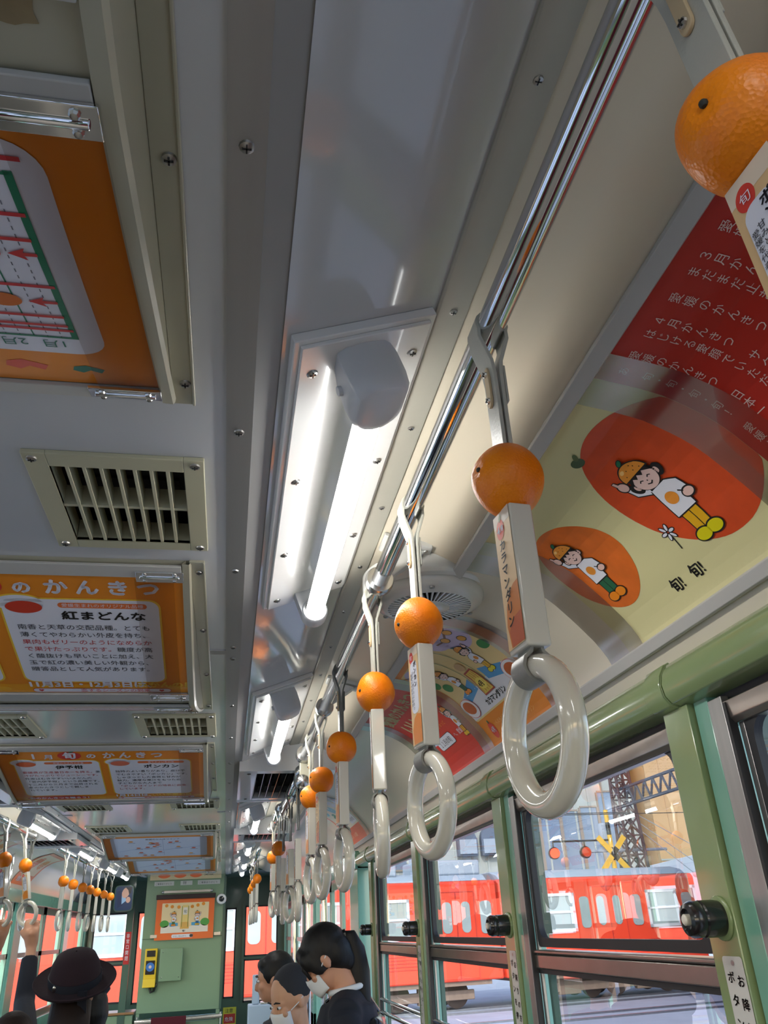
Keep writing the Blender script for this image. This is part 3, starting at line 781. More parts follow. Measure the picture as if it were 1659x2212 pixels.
def season_sheet(a, W_, H_, title, cols, foot, foot2, badge=None, number='', ts=0):
    a.rect(0, 0, W_, H_, OR, 0); a.rect(0, 0, W_, 3.4, (240,160,20), 1)
    for k in range(8): a.ell(4+k*8.2, 1.6+.5*math.sin(k*2), 1.4, .9, (244,178,40), 1.4)
    tx = W_*.5-13+ts
    if number: a.text(number, tx-9, H_-4.9, 4.4, WH, 4, wt=.14); a.text('月', tx-4.8, H_-4.9, 3.0, WH, 4, wt=.12)
    a.ell(tx+3, H_-3.3, 3.6, 2.5, RD, 2); a.ell(tx+3.8, H_-.9, .9, .35, LG, 3, rot=25)
    a.text('旬', tx+.9, H_-4.6, 4.2, WH, 4, wt=.18)
    x = tx+8
    for ch in title: a.text(ch, x, H_-4.6, 4.0 if ch != 'の' else 3.2, WH, 4, wt=.16); x += 5.0
    for (x0, x1, blob, head, sub, lines) in cols:
        a.rrect(x0-.35, 4.6-.35, x1+.35, H_-6.4+.35, 2.2, YE, 2); a.ell(x0+3, H_-7.6, 4.35, 2.5, YE, 2)
        a.rrect(x0, 4.6, x1, H_-6.4, 2.0, WH, 3); a.ell(x0+3, H_-7.6, 4.0, 2.15, WH, 3)
        a.ell(x0+3.6, H_-8.6, 3.0, 1.65, blob, 4)
        a.rrect(x0+9.2, H_-8.6, x1-2, H_-7.2, .65, (236,118,52), 4); a.text(sub, (x0+9.2+x1-2)/2, H_-8.25, 1.05, WH, 5, align='c')
        a.text(head, (x0+9+x1-2)/2, H_-11.6, 2.5, BK, 5, align='c', wt=.09, sx=1.15)
        y = H_-14.7; 
        for ln in lines:
            xx = x0+1.6
            for txt, c in ln: a.text(txt, xx, y, 1.62, c, 5, sx=1.0); xx += len(txt)*1.62
            y -= 2.25
    a.text(foot[0], W_*.52, 2.6, 2.5, WH, 4, wt=.12)
    a.text(foot[1], W_*.52+foot[2], 2.6, 2.3, YE, 4, wt=.12)
    a.rrect(W_*.53, .25, W_-3.5, 1.85, .8, RD, 3); a.rrect(W_*.53+.12, .37, W_-3.62, 1.73, .68, WH, 3.6)
    a.text(foot2, W_*.53+9, .6, 1.35, RD, 5); heart(a, W_*.53+1.6, 1.1, .5, RD, 5); heart(a, W_-5.4, 1.1, .5, RD, 5)
    if badge: a.ell(14.5, 2.3, 10.5, 1.5, RD, 3); a.text(badge, 14.5, 1.6, 1.9, WH, 5, align='c', wt=.06)
R_, K_ = (206,60,60), (44,44,52)
mp = boxface(BOXY[1], False, BX0, BX1, 64, 37)
a = Art(lambda u, v, o: mp(u, v, .005+o), maxe=2.2)
season_sheet(a, 64, 37, 'のかんきつ', [
    (4.5, 29.5, (214,84,30), '早生みかん', '愛媛の定番品種', [[('甘みと酸味のバランスがよ', K_)], [('く、皮がむきやすい品種。', K_)], [('１０月から１１月にかけて', K_)], [('出回る早生みかんは', K_)], [('みずみずしく、つぶつぶ', K_)], [('がしっかり。手軽に食べら', R_)], [('れるのが人気です。', K_)]]),
    (33.5, 59.5, (212,56,30), '紅まどんな', '愛媛生まれのオリジナル品種', [[('南香と天草の交配品種。とても', K_)], [('薄くてやわらかい外皮を持ち、', K_)], [('果肉もゼリーのようになめらか', R_)], [('で果汁たっぷりです。', R_), ('糖度が高', K_)], [('く酸抜けも早いことに加え、大', K_)], [('玉で紅の濃い美しい外観から、', K_)], [('贈答品として人気があります。', K_)]])],
    ('11月3日・12月3日は、', 'みかんの日', 20.5), '恋するシーズンの到来', '旬のかんきつを贈ろう！', ts=9)
a.build('ceiling_poster', None, 'orange ceiling poster with white heading and text panels, behind the large grille', 'poster', 'printed sheets in the ceiling boxes')
mp2 = boxface(BOXY[2], False, BX0, BX1, 64, 37)
a = Art(lambda u, v, o: mp2(u, v, .005+o), maxe=2.2)
season_sheet(a, 64, 37, 'のかんきつ', [
    (4.5, 30.5, (224,96,30), '伊予柑', '愛媛のお正月の定番', [[('愛媛県が生産量日本一を誇る。', R_), ('果', K_)], [('汁がたっぷりでジューシーです。', R_)], [('外皮はむきやすいいよかんの', K_)], [('「宮内伊予柑」という品種です。', K_)], [('十二月から三月まで出荷される', K_)], [('冬のかんきつとして親しま', K_)], [('れています。', K_)]]),
    (33.5, 59.5, (226,120,90), 'ポンカン', '香りのよい冬の味', [[('独特のよい香りがあり、皮は手', K_)], [('でむきやすい「ポンカン」です。', K_)], [('しゃきっとした食感と甘みが', K_)], [('魅力。濃厚な果汁をもつため', K_)], [('子どもから大人まで', K_)], [('「ポン」はインドの地名に由来', R_)], [('しています。', R_)]])],
    ('1月14日は、', 'いい予感の日', 12.5), '愛媛みかんにいいよかん', '旬のかんきつを贈ろう！', '1')
a.build('ceiling_poster', None, 'orange ceiling poster headed 1月 in white, in the second full poster box', 'poster', 'printed sheets in the ceiling boxes')
def chart_sheet(a, W_=64, H_=37):
    a.rect(0, 0, W_, H_, OR, 0)
    for x, y, s_, c in ((7,33.4,1.6,(20,120,100)),(13,33.2,2.1,(226,84,60)),(19,34,1.1,(232,116,50)),(29,33.2,1.6,(20,120,100)),(40,33.6,1.8,(232,110,40)),(50,33,1.2,(20,120,100))):
        pts = [(x-s_, y-.1*s_), (x-.75*s_, y+.45*s_), (x-.1*s_, y+.1*s_), (x+.4*s_, y+.5*s_), (x+s_, y+.2*s_), (x+.85*s_, y-.35*s_), (x+.1*s_, y-.6*s_)]
        a.poly(pts, c, 1)
    a.rrect(4.4, 1.6, 60, H_-7.2, 3, (226,226,238), 2)
    x0, x1, y0, y1 = 6.9, 51.3, 4.6, 26.4
    for i in range(37):
        x = x0+(x1-x0)*i/36
        if i % 3 == 0 and i: a.line([(x,y0),(x,y1)], .14, (30,120,90), 3)
        elif i:
            y = y0
            while y < y1: a.line([(x,y),(x,y+.4)], .1, (120,120,130), 3); y += .9
    a.line([(x0,y0),(x1,y0)], .3, (20,120,84), 4); a.line([(x0,y0-.1),(x0,y1)], .6, (20,120,84), 4); a.line([(x0,y1),(x1,y1)], .3, (20,120,84), 4)
    for i, t_ in enumerate(('1月','2月','3月','4月','5月','6月','7月','8月')): a.text(t_, x0+2.0+i*3.7, y1+.75, 1.7, (30,110,90), 4, align='c')
    for y, xa, xb in ((24.9,0,40),(21.2,5.6,46),(17.6,0,36),(15.6,5.6,40),(8.6,0,30),(3.2,-1,30),(19.4,22,44)):
        a.line([(x0+xa,y),(x0+xb,y)], .42, (206,50,56), 5)
    for x, y, c, nm in ((4.6,20.2-.2,(214,110,30),'はれひめ'),(4.4,13.2,(214,50,36),'紅まどんな'),(24,11.4,(240,150,40),'せとか'),(26,22.4,(236,120,40),'甘平'),(38,24,(240,170,60),'河内晩柑')):
        a.ell(x0+x, y, 1.5, 1.05, c, 6); a.text(nm, x0+x+2.0, y-.6, 1.5, (206,50,56), 6)
        a.poly([(x0+x-2.0,y),(x0+x-3.4,y+.75),(x0+x-3.2,y+.22),(x0+.2,y+.2),(x0+.2,y-.2),(x0+x-3.2,y-.22),(x0+x-3.4,y-.75)], (206,50,50), 6)
mp1 = boxface(BOXY[0], True, BX0, BX1, 64, 37)
a = Art(lambda u, v, o: mp1(u, v, .005+o), maxe=2.0)
chart_sheet(a)
a.build('ceiling_poster', None, 'orange poster with a green and red month chart, upside down at the left edge', 'poster', 'printed sheets in the ceiling boxes')
for bi, nm in ((1, 'back of the box behind the large grille'),):
    mpb = boxface(BOXY[bi], True, BX0, BX1, 64, 37)
    a = Art(lambda u, v, o: mpb(u, v, .005+o), maxe=3); chart_sheet(a)
    a.build('ceiling_poster', None, 'upside down sheet on the back of the poster box behind the large grille', 'poster', 'printed sheets in the ceiling boxes')
def map_sheet(a, W_=64, H_=37):
    a.rect(0, 0, W_, H_, OR, 0); a.rrect(4, 3.5, 60, H_-3, 1.5, (206,214,232), 1)
    rr_ = random.Random(3)
    a.line([(8,14),(20,18),(34,15),(56,20)], .3, (120,150,200), 2); a.line([(34,6),(34,32)], .2, (150,160,190), 2)
    for k in range(18):
        x, y = rr_.uniform(8, 56), rr_.uniform(6, 30); a.ell(x, y, 1.3, .9, rr_.choice([(240,150,30),(232,110,40),(226,80,40)]), 3); a.rect(x-2, y-2.2, x+2.4, y-1.7, (110,120,150), 3)
    a.text('愛媛のかんきつマップ', 24, 31, 2.0, K_, 3)
for i, l_ in ((3, 'pale blue map sheet dotted with small oranges, in the fourth poster box'), (4, 'pale sheet with an orange border in the farthest poster box')):
    mq = boxface(BOXY[i], False, BX0, BX1, 64, 37)
    a = Art(lambda u, v, o, mq=mq: mq(u, v, .005+o), maxe=4); map_sheet(a)
    a.build('ceiling_poster', None, l_, 'poster', 'printed sheets in the ceiling boxes')
# ------------------------------------------------------------ straps
def orange_part(t, R=(.0625,.0625,.0665), seed=0, c=(0,0,-.328)):
    rr_ = random.Random(seed); m_ = MB(); m_.ball(c, R, 40)
    c = Vector(c); eye = Vector((-.86, -.42, -.05)).normalized()
    eye = Vector((-.93+.2*rr_.random()-.1, -.35+.2*rr_.random()-.1, rr_.uniform(-.15,.25))).normalized()
    for i, p in enumerate(m_.v):
        d = (p-c); n = d.normalized(); k = 1+.018*math.sin(3*n.x+seed)+.014*math.sin(4*n.y+2*seed)+.012*math.sin(5*n.z+seed)
        g = n.dot(eye)
        if g > .96: k -= .09*((g-.96)/.04)**1.5
        m_.v[i] = c+d*k
    o = m_.build('orange', M['citrus'], t, local=True, smooth=180)
    m_ = MB(); e = c+Vector((eye.x*R[0], eye.y*R[1], eye.z*R[2]))*.925; m_.ball(e, .0048, 10); m_.build('stem_scar', M['citrusdot'], o, local=True)
    return o
def make_strap(orange=True, extra=0.0, yaw=0.0, lab='month', seed=0, dark=False, big=1.0):
    t = empty('hanging_strap', (0,0,0), 'x', 'hanging strap')
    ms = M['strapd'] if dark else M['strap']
    # vinyl band over the rail: outline in xz, width along y
    hw = .027; th = .0035
    pts = []
    for k in range(0, 13):
        a_ = math.radians(-25+230*k/12); pts.append((PR*1.06*math.cos(a_)+0, PR*1.06*math.sin(a_)))
    R_side = [(.0055,-.335-extra*.3),(.0055,-.20),(.006,-.115),(.009,-.085),(.018,-.058),(.027,-.030)]
    L_side = [(-x, z) for x, z in R_side[::-1]]
    path = R_side+pts+L_side
    m_ = MB(); vs = []; n = len(path)
    nrm = []
    for i in range(n):
        a_ = path[max(i-1,0)]; b_ = path[min(i+1,n-1)]; dx, dz = b_[0]-a_[0], b_[1]-a_[1]; L = math.hypot(dx, dz); nrm.append((dz/L, -dx/L))
    for i in range(n):
        x, z = path[i]; nx, nz = nrm[i]
        for y, o_ in ((-hw,-th),(hw,-th),(hw,th),(-hw,th)): vs.append((x+nx*o_, y, z+nz*o_))
    fs = [(i*4+j, i*4+(j+1) % 4, i*4+4+(j+1) % 4, i*4+4+j) for i in range(n-1) for j in range(4)]+[(0,1,2,3),(n*4-4,n*4-3,n*4-2,n*4-1)]
    m_.add(vs, fs); band = m_.build('band', ms, t, local=True, bevel=.0006, smooth=40)
    # doubled tail on the far side
    m_ = MB(); m_.add([(.011,-hw*.92,-.095),(.011,hw*.92,-.095),(.016,hw*.92,-.095),(.016,-hw*.92,-.095),(.0105,-hw*.92,-.175),(.0105,hw*.92,-.175),(.0155,hw*.92,-.175),(.0155,-hw*.92,-.175)],
        [(0,1,2,3),(7,6,5,4),(0,4,5,1),(1,5,6,2),(2,6,7,3),(3,7,4,0)]); m_.build('tail', ms, t, local=True, bevel=.001)
    # riveted plate
    m_ = MB(); out = []
    for cz, st in ((-.098, 0), (-.165, 180)):
        for k in range(7): a_ = math.radians(st+30*k); out.append((.0105*math.cos(a_), cz+.0105*math.sin(a_)))
    m_.prism([(p[0]-.0, p[1]) for p in out], -.0145, -.0095, axis='x'); pl = m_.build('rivet_plate', M['tan'], t, local=True, bevel=.0006)
    for cz in (-.102, -.161):
        m_ = MB(); m_.lathe([(.0065,-.0145),(.006,-.018),(.003,-.0195)], (0,0,cz), axis='x', n=10); m_.box(-.0205,-.019,-.005,.005,cz-.0008,cz+.0008,1); m_.box(-.0205,-.019,-.0008,.0008,cz-.005,cz+.005,1)
        m_.build('rivet', [M['nickel'], M['black']], pl, local=True)
    if orange: orange_part(t, seed=seed, R=(.0625*big,.0625*big,.0665*big), c=(0,0,-.328))
    # handle box with the printed face towards the aisle
    zt, zb = -.389-extra, -.634-extra; bx, by = .0205, .034
    Ry = Matrix.Rotation(yaw, 4, 'Z')
    if extra and not orange:
        m_ = MB(); m_.box(-.009,.009,-.02,.02,zt,-.32); m_.build('band', ms, t, local=True)
    m_ = MB(); m_.box(-bx,bx,-by,by,zb,zt); m_.xf(Ry); hb = m_.build('handle_box', M['ivory'], t, local=True, bevel=.0022, seg=3)
    HC = H*100
    def lm(u, v, o_): return Ry @ Vector((-bx-.0012-o_, by-.003-u*(2*by-.006)/3.0, zb+.008+v*(zt-zb-.010)/13.0))
    a = Art(lm, layer=.00035, maxe=3)
    a.rect(0,0,3,13,(228,190,138),0); a.rect(0,11.7,3,13,(232,214,190),.5)
    if lab == 'name':
        a.ell(1.15,11.3,.72,1.0,(226,74,48),1); a.ell(1.3,12.4,.18,.4,(90,110,50),2,rot=-20); a.text('4',.62,10.95,1.0,WH,3,wt=.04); a.text('月',1.2,11.05,.62,WH,3,wt=.03)
        a.poly([(0.7,.1),(.3,2.2),(.6,3.9),(1.3,5.0),(2.2,5.5),(3,5.6),(3,.1)], (206,116,30), 1); a.poly([(0.9,.1),(.6,1.6),(1.6,2.6),(3,2.8),(3,.1)], (190,84,34), 1.5)
        a.vtext('カラマンダリン', 1.25, 10.05, 1.15, BK, 3, wt=.035)
    else:
        a.ell(.95,11.6,.6,.8,(220,64,52),1); a.text('旬',.6,11.3,.75,WH,4)
        a.rrect(.45,4.0,2.55,11.0,.8,(228,228,236),1.2)
        a.vtext('いよかん' if seed % 2 else 'ポンカン', 1.95, 10.8, .85, K_, 3, wt=.03)
        a.vtext('甘みと香りのよい冬の', 1.2, 9.6, .5, K_, 3); a.vtext('愛媛を代表する果実', .75, 9.4, .48, K_, 3)
        a.poly([(0.5,.1),(.3,2.0),(.9,3.4),(1.8,3.9),(3,3.6),(3,.1)], (222,130,34), 1)
    a.build('printed_face', hb, local=True)
    # ring loop and ring
    rc = -.634-extra-.118-.008; RR, rt = .0985, .0195
    m_ = MB(); lp = []
    for k in range(17):
        a_ = math.radians(180+180*k/16); lp.append((.0245*math.cos(a_), rc+RR+.0245*math.sin(a_)))
    lp = [(-.006, zb+.01),(-.010, zb-.006),(-.021, rc+RR+.012)]+lp+[(.021, rc+RR+.012),(.010, zb-.006),(.006, zb+.01)]
    vs = []; n = len(lp)
    for i in range(n):
        a_ = lp[max(i-1,0)]; b_ = lp[min(i+1,n-1)]; dx, dz = b_[0]-a_[0], b_[1]-a_[1]; L = math.hypot(dx, dz); nx, nz = dz/L, -dx/L
        for y, o_ in ((-.024,-.003),(.024,-.003),(.024,.003),(-.024,.003)): vs.append((lp[i][0]+nx*o_, y, lp[i][1]+nz*o_))
    m_.add(vs, [(i*4+j, i*4+(j+1) % 4, i*4+4+(j+1) % 4, i*4+4+j) for i in range(n-1) for j in range(4)]+[(0,1,2,3),(n*4-4,n*4-3,n*4-2,n*4-1)])
    m_.xf(Ry); m_.build('ring_loop', M['loop'], t, local=True, bevel=.0006, smooth=40)
    m_ = MB(); m_.tube([(0, RR*math.sin(2*PI*k/56), rc+RR*math.cos(2*PI*k/56)) for k in range(56)], rt, 20, closed=True, up=(1,0,0))
    m_.xf(Ry); m_.build('ring', M['ivory'], t, local=True, smooth=180)
    return t
R = math.radians
RS = [(.43,True,0,4,'text',False,'cropped strap at the upper right edge, its big orange half out of frame'),
      (1.119,True,0,5,'name',False,'nearest whole strap, handle printed カラマンダリン, large ring in front of the window'),
      (1.842,True,0,9,'text',False,'second whole strap from the camera on the right rail, ring turned half open'),
      (2.49,True,0,-7,'text',False,'third whole strap from the camera on the right rail, ring seen edge-on'),
      (3.362,True,0,6,'text',True,'fourth whole strap from the camera, darker band and shaded orange'),
      (4.162,True,0,8,'name',False,'fifth whole strap from the camera on the right rail'),
      (4.73,True,0,9,'text',False,'sixth whole strap from the camera, its orange beside the ball end of the rail'),
      (5.62,False,0,0,'text',True,'strap without an orange, first past the ball end on the right rail'),
      (6.35,False,0,14,'text',True,'strap without an orange, second past the ball end on the right rail, open ring'),
      (7.16,False,0,-2,'text',True,'strap without an orange, third past the ball end on the right rail'),
      (7.85,True,.0,5,'name',False,'strap with an orange just past the three without, nearer of that pair'),
      (8.8,True,.0,10,'text',False,'strap with an orange just past the three without, farther of that pair')]
for i, (y, og, ex, yw, lab, dk, l_) in enumerate(RS):
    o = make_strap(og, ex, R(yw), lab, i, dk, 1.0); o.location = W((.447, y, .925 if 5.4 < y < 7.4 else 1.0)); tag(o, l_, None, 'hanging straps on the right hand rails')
    if i == 0: o.rotation_euler.y = R(-3)
for i, y in enumerate((12.36, 13.5, 14.6, 15.6)):
    o = make_strap(True, 0, R(-3*i), 'text', 40+i, True) if i == 0 else copy_tree(pr_)
    pr_ = o; o.location = W((.41, y, 1.0)); tag(o, ('nearest','second','third','farthest')[i]+' of the four small straps in the bunch over the front right doorway', None, 'small straps near the front door')
LS = [(8.11,True,.0,55,'left edge strap with an orange, its ring held by a hand with a white cuff'),(8.85,True,.0,62,'strap whose open ring is gripped by the raised hand of the hatted girl'),
      (9.3,False,.0,5,'strap without an orange, first beyond the gripped rings on the left'),
      (11.3,True,0,-6,'first of the seven small left straps with oranges, nearest the camera'),(12.02,True,0,4,'second of the seven small left straps with oranges'),(12.8,True,0,-4,'third of the seven small left straps with oranges'),
      (13.5,True,0,-8,'fourth of the seven small left straps with oranges'),(14.24,True,0,5,'fifth of the seven small left straps with oranges'),(15.06,True,0,-5,'sixth of the seven small left straps with oranges'),
      (15.9,True,0,2,'last of the seven small left straps with oranges, beside the driver mirror')]
for i, (y, og, ex, yw, l_) in enumerate(LS):
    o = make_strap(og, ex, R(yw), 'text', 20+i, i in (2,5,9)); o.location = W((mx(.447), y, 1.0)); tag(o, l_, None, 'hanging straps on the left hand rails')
    if i < 2: o.rotation_euler.y = R(-7 if i == 0 else -11)
# ------------------------------------------------------------ curved side posters
CL = [0]
for a_, b_ in zip(COVE, COVE[1:]): CL.append(CL[-1]+math.hypot(b_[0]-a_[0], b_[1]-a_[1]))
I0, I1 = 4, 18                     # poster zone of the cove outline
def covemap(f, Y0, Y1, ww=51.5, hh=36.4, right=True, inner=.006):
    "u = 0 at the left of the sheet as read from the aisle"
    def g(u, v, off):
        s = CL[I1]+(CL[I0]-CL[I1])*v/hh; i = 0
        while i < len(CL)-2 and CL[i+1] < s: i += 1
        k = (s-CL[i])/(CL[i+1]-CL[i]); (xa, za), (xb, zb) = COVE[i], COVE[i+1]
        x, z = xa+k*(xb-xa), za+k*(zb-za); q = math.hypot(xb-xa, zb-za); nx, nz = (zb-za)/q, -(xb-xa)/q
        o_ = inner+off
        y = (Y0+(Y1-Y0)*u/ww)
        return (f(x+nx*o_), y, z+nz*o_)
    return g
idf = lambda x: x
def poster_rails(f, l_):
    for z_, n_, nm in (((-.55,.0), 'upper', 0), ((0,.5), 'lower', 1)): pass
    g = covemap(f, YB, 9.2, 1, 1)
    for v0, v1, nm in ((.985, 1.045, 'upper'), (-.055, .010, 'lower')):
        m_ = MB(); vs = []
        for u in (.0, 1.0):
            for v, o_ in ((v0,-.004),(v0,.010),(v0+.008,.016),(v1-.008,.016),(v1,.010),(v1,-.004)): vs.append(g(u, v, o_))
        m_.add(vs, [(i, (i+1) % 6, 6+(i+1) % 6, 6+i) for i in range(6)]+[(0,1,2,3,4,5),(11,10,9,8,7,6)])
        o = m_.build('poster_rail', M['rail'], None, bevel=.0008)
        tag(o, 'long pale %s rail gripping the curved posters on the %s side' % (nm, l_), 'rail')
poster_rails(idf, 'right'); poster_rails(mx, 'left')
def clear_holder(f, Y0, Y1, label):
    g = covemap(f, Y0, Y1, 1, 1, inner=.012); m_ = MB(); vs = []; N = 18
    for i in range(N+1): vs += [g(0, i/N, .0), g(1, i/N, .0)]
    m_.add(vs, [(2*i, 2*i+1, 2*i+3, 2*i+2) for i in range(N)])
    tag(m_.build('clear_poster_strip', M['acetate'], None, smooth=60), label, 'poster strip', 'clear strips over the poster ends')
def child(a, x, y, s_, pants, shoes, girl=False, flip=1):
    "a child in a white top and an orange hat, drawn upright; x,y = middle of the head"
    X = lambda v: x+flip*v*s_
    Y = lambda v: y+v*s_
    def pl(pts, c, z, o_=.28):
        P = [(X(p[0]), Y(p[1])) for p in pts]
        cx = sum(p[0] for p in P)/len(P); cy = sum(p[1] for p in P)/len(P)
        a.line(P+[P[0]], o_*s_*1.7, BK, z); a.poly(P, c, z+.6)
    def el(px, py, rx, ry, c, z, o_=.28, rot=0):
        if o_: a.ell(X(px), Y(py), (rx+o_)*s_, (ry+o_)*s_, BK, z, rot*flip)
        a.ell(X(px), Y(py), rx*s_, ry*s_, c, z+.6, rot*flip)
    # legs and shoes
    pl([(-1.9,-8.2),(-.1,-8.4),(-.3,-12.4),(-2.0,-12.2)], pants, 4); pl([(.1,-8.4),(1.9,-8.2),(1.6,-12.2),(-.1,-12.4)], pants, 4)
    el(-1.6,-13.2,1.7,1.05, shoes, 5); el(1.3,-13.2,1.7,1.05, shoes, 5)
    # raised arm, top
    pl([(-2.0,-3.2),(-4.6,-1.6),(-4.9,.4),(-3.9,.6),(-3.3,-1.0),(-1.6,-1.9)], (236,236,242), 5)
    el(-4.5,1.3,.95,.95, (240,200,186), 6); pl([(-5.1,1.9),(-5.2,3.1),(-4.7,3.1),(-4.5,2.0)], (240,200,186), 6, .2)
    pl([(-1.9,-2.6),(1.8,-2.6),(3.6,-3.8),(3.9,-6.0),(2.6,-6.6),(2.4,-8.6),(-2.6,-8.6),(-2.4,-5.0)], (236,236,242), 6)
    el(3.2,-6.6,1.15,.75, (240,200,186), 7); a.line([(X(1.9),Y(-5.4)),(X(2.6),Y(-6.0))], .25*s_, BK, 9)
    a.ell(X(-.2), Y(-5.6), 1.35*s_, 1.2*s_, (236,150,50), 8)
    # head
    if girl:
        el(-3.2,-.6,.9,1.3, BK, 6, .1, 30); el(3.2,-.6,.9,1.3, BK, 6, .1, -30)
    el(0,0,3.0,2.5, BK, 7, .1); el(-2.8,-.5,.6,.7, (240,200,186), 7); el(2.8,-.5,.6,.7, (240,200,186), 7)
    a.ell(X(0), Y(-.35), 2.65*s_, 2.15*s_, (244,208,196), 9)
    for sx_ in (-1.05, 1.05): a.line([(X(sx_-.4),Y(-.35)),(X(sx_),Y(-.12)),(X(sx_+.4),Y(-.35))], .2*s_, BK, 10)
    a.line([(X(-.6),Y(-1.3)),(X(0),Y(-1.6)),(X(.6),Y(-1.3))], .2*s_, BK, 10); a.ell(X(0), Y(-.75), .13*s_, .13*s_, BK, 10)
    a.poly([(X(-2.7),Y(.2)),(X(-1.6),Y(1.1)),(X(-1.0),Y(.5)),(X(-.3),Y(1.2)),(X(.5),Y(.5)),(X(1.2),Y(1.2)),(X(2.7),Y(.2)),(X(2.4),Y(1.9)),(X(-2.4),Y(1.9))], BK, 10)
    # hat
    a.ell(X(0), Y(1.2), 3.35*s_, 3.1*s_, BK, 10.5, a0=0, a1=180); a.ell(X(0), Y(1.45), 3.05*s_, 2.6*s_, (236,150,50), 11, a0=0, a1=180)
    a.ell(X(-1.3), Y(3.2), .6*s_, .35*s_, (252,206,130), 11.6, 20)
    for px, py in ((.6,2.2),(1.4,2.7),(-.4,2.9),(-1.6,2.1),(1.0,3.3),(2.0,1.9)): a.ell(X(px), Y(py), .11*s_, .11*s_, BK, 11.6)
    a.ell(X(.4), Y(4.7), .95*s_, .5*s_, BK, 11, 30*flip); a.ell(X(.4), Y(4.7), .75*s_, .33*s_, LG, 11.6, 30*flip)
# pale sheet with two big oranges
blobm = mat('print_orange_fruit', srgb(218,78,30), .35, coat=.15, noise=(26,.22)); blobm2 = mat('print_orange_fruit_light', srgb(226,112,36), .35, coat=.15, noise=(30,.22))
g = covemap(idf, 2.20, 1.28); a = Art(g, maxe=1.5)
a.rect(0, 0, 51.5, 36.4, (222,214,158), 0)
a.ell(41, 18.2, 13.6, 12.2, blobm, 1, rot=4, n=64) if False else None
def blob(a, x, y, rx, ry, c, z, xmax=51.5, xmin=0):
    pts = []
    for i in range(72):
        th = 2*PI*i/72; pts.append((min(xmax, max(xmin, x+rx*math.cos(th))), y+ry*math.sin(th)*(1-.06*math.cos(2*th))))
    a.poly(pts, c, z)
blob(a, 40.5, 18.6, 14.0, 12.2, blobm, 1); a.ell(33.5, 30.0, 1.3, 1.0, (70,92,50), 2); a.ell(34.6, 30.9, .9, .4, (96,110,60), 2.4, 40)
blob(a, 10.5, 17.2, 9.8, 9.6, blobm2, 1)
child(a, 36.2, 20.5, .92, (232,176,20), (226,214,10), True); child(a, 9.6, 20.6, .80, (40,104,70), (240,140,20))
for i in range(6):
    th = PI/3*i; a.ell(29.6+.9*math.cos(th), 12+.9*math.sin(th), .75, .4, BK, 3, math.degrees(th)); a.ell(29.6+.9*math.cos(th), 12+.9*math.sin(th), .58, .24, WH, 3.6, math.degrees(th))
a.line([(29.6,11.6),(29.0,8.8)], .2, BK, 2.5)
a.text('旬!', 20.6, 4.0, 2.7, BK, 3, sx=.95, wt=.05); a.text('旬!', 26.2, 4.0, 2.7, BK, 3, sx=.95, wt=.05)
a.build('side_poster', None, 'pale yellow curved poster with two children in orange hats and 旬! 旬!', 'poster', 'curved posters on the right side')
# red sheet with vertical verses
g = covemap(idf, 1.28, .36); a = Art(g, maxe=1.5)
a.rect(0, 0, 51.5, 36.4, (190,34,16), 0)
cols = [(1.6,'あ　旬・旬・旬・旬！　愛媛！',1.45),(4.6,'愛媛のかんきつ　日本一　旬！旬！',1.55),(8.4,'はじける愛顔でいただきます　清見',1.5),(10.6,'４月かんきつ　サクラサク',1.55),(14.2,'愛媛のかんきつ　日本一　旬！旬！',1.55),
        (18.0,'まだまだ止まらぬ旬のリレー',1.5),(20.2,'３月かんきつ　春生まれ',1.55),(24.0,'愛媛のかんきつ　日本一　旬！旬！',1.55),(27.8,'甘さもぎゅっとつまってる',1.5),(30.0,'２月かんきつ　伊予柑',1.55),
        (34.0,'愛媛のかんきつ　日本一　旬！旬！',1.55),(38.0,'冬のごちそうみかんです',1.5),(40.2,'１月かんきつ　ポンカン',1.55),(44.4,'愛媛のかんきつ　日本一',1.55)]
for x, t_, h_ in cols: a.vtext(t_, x+.8, 33.2, h_, (236,208,196), 2, step=1.12)
a.build('side_poster', None, 'red curved poster covered in white vertical verses, at the right edge', 'poster', 'curved posters on the right side')
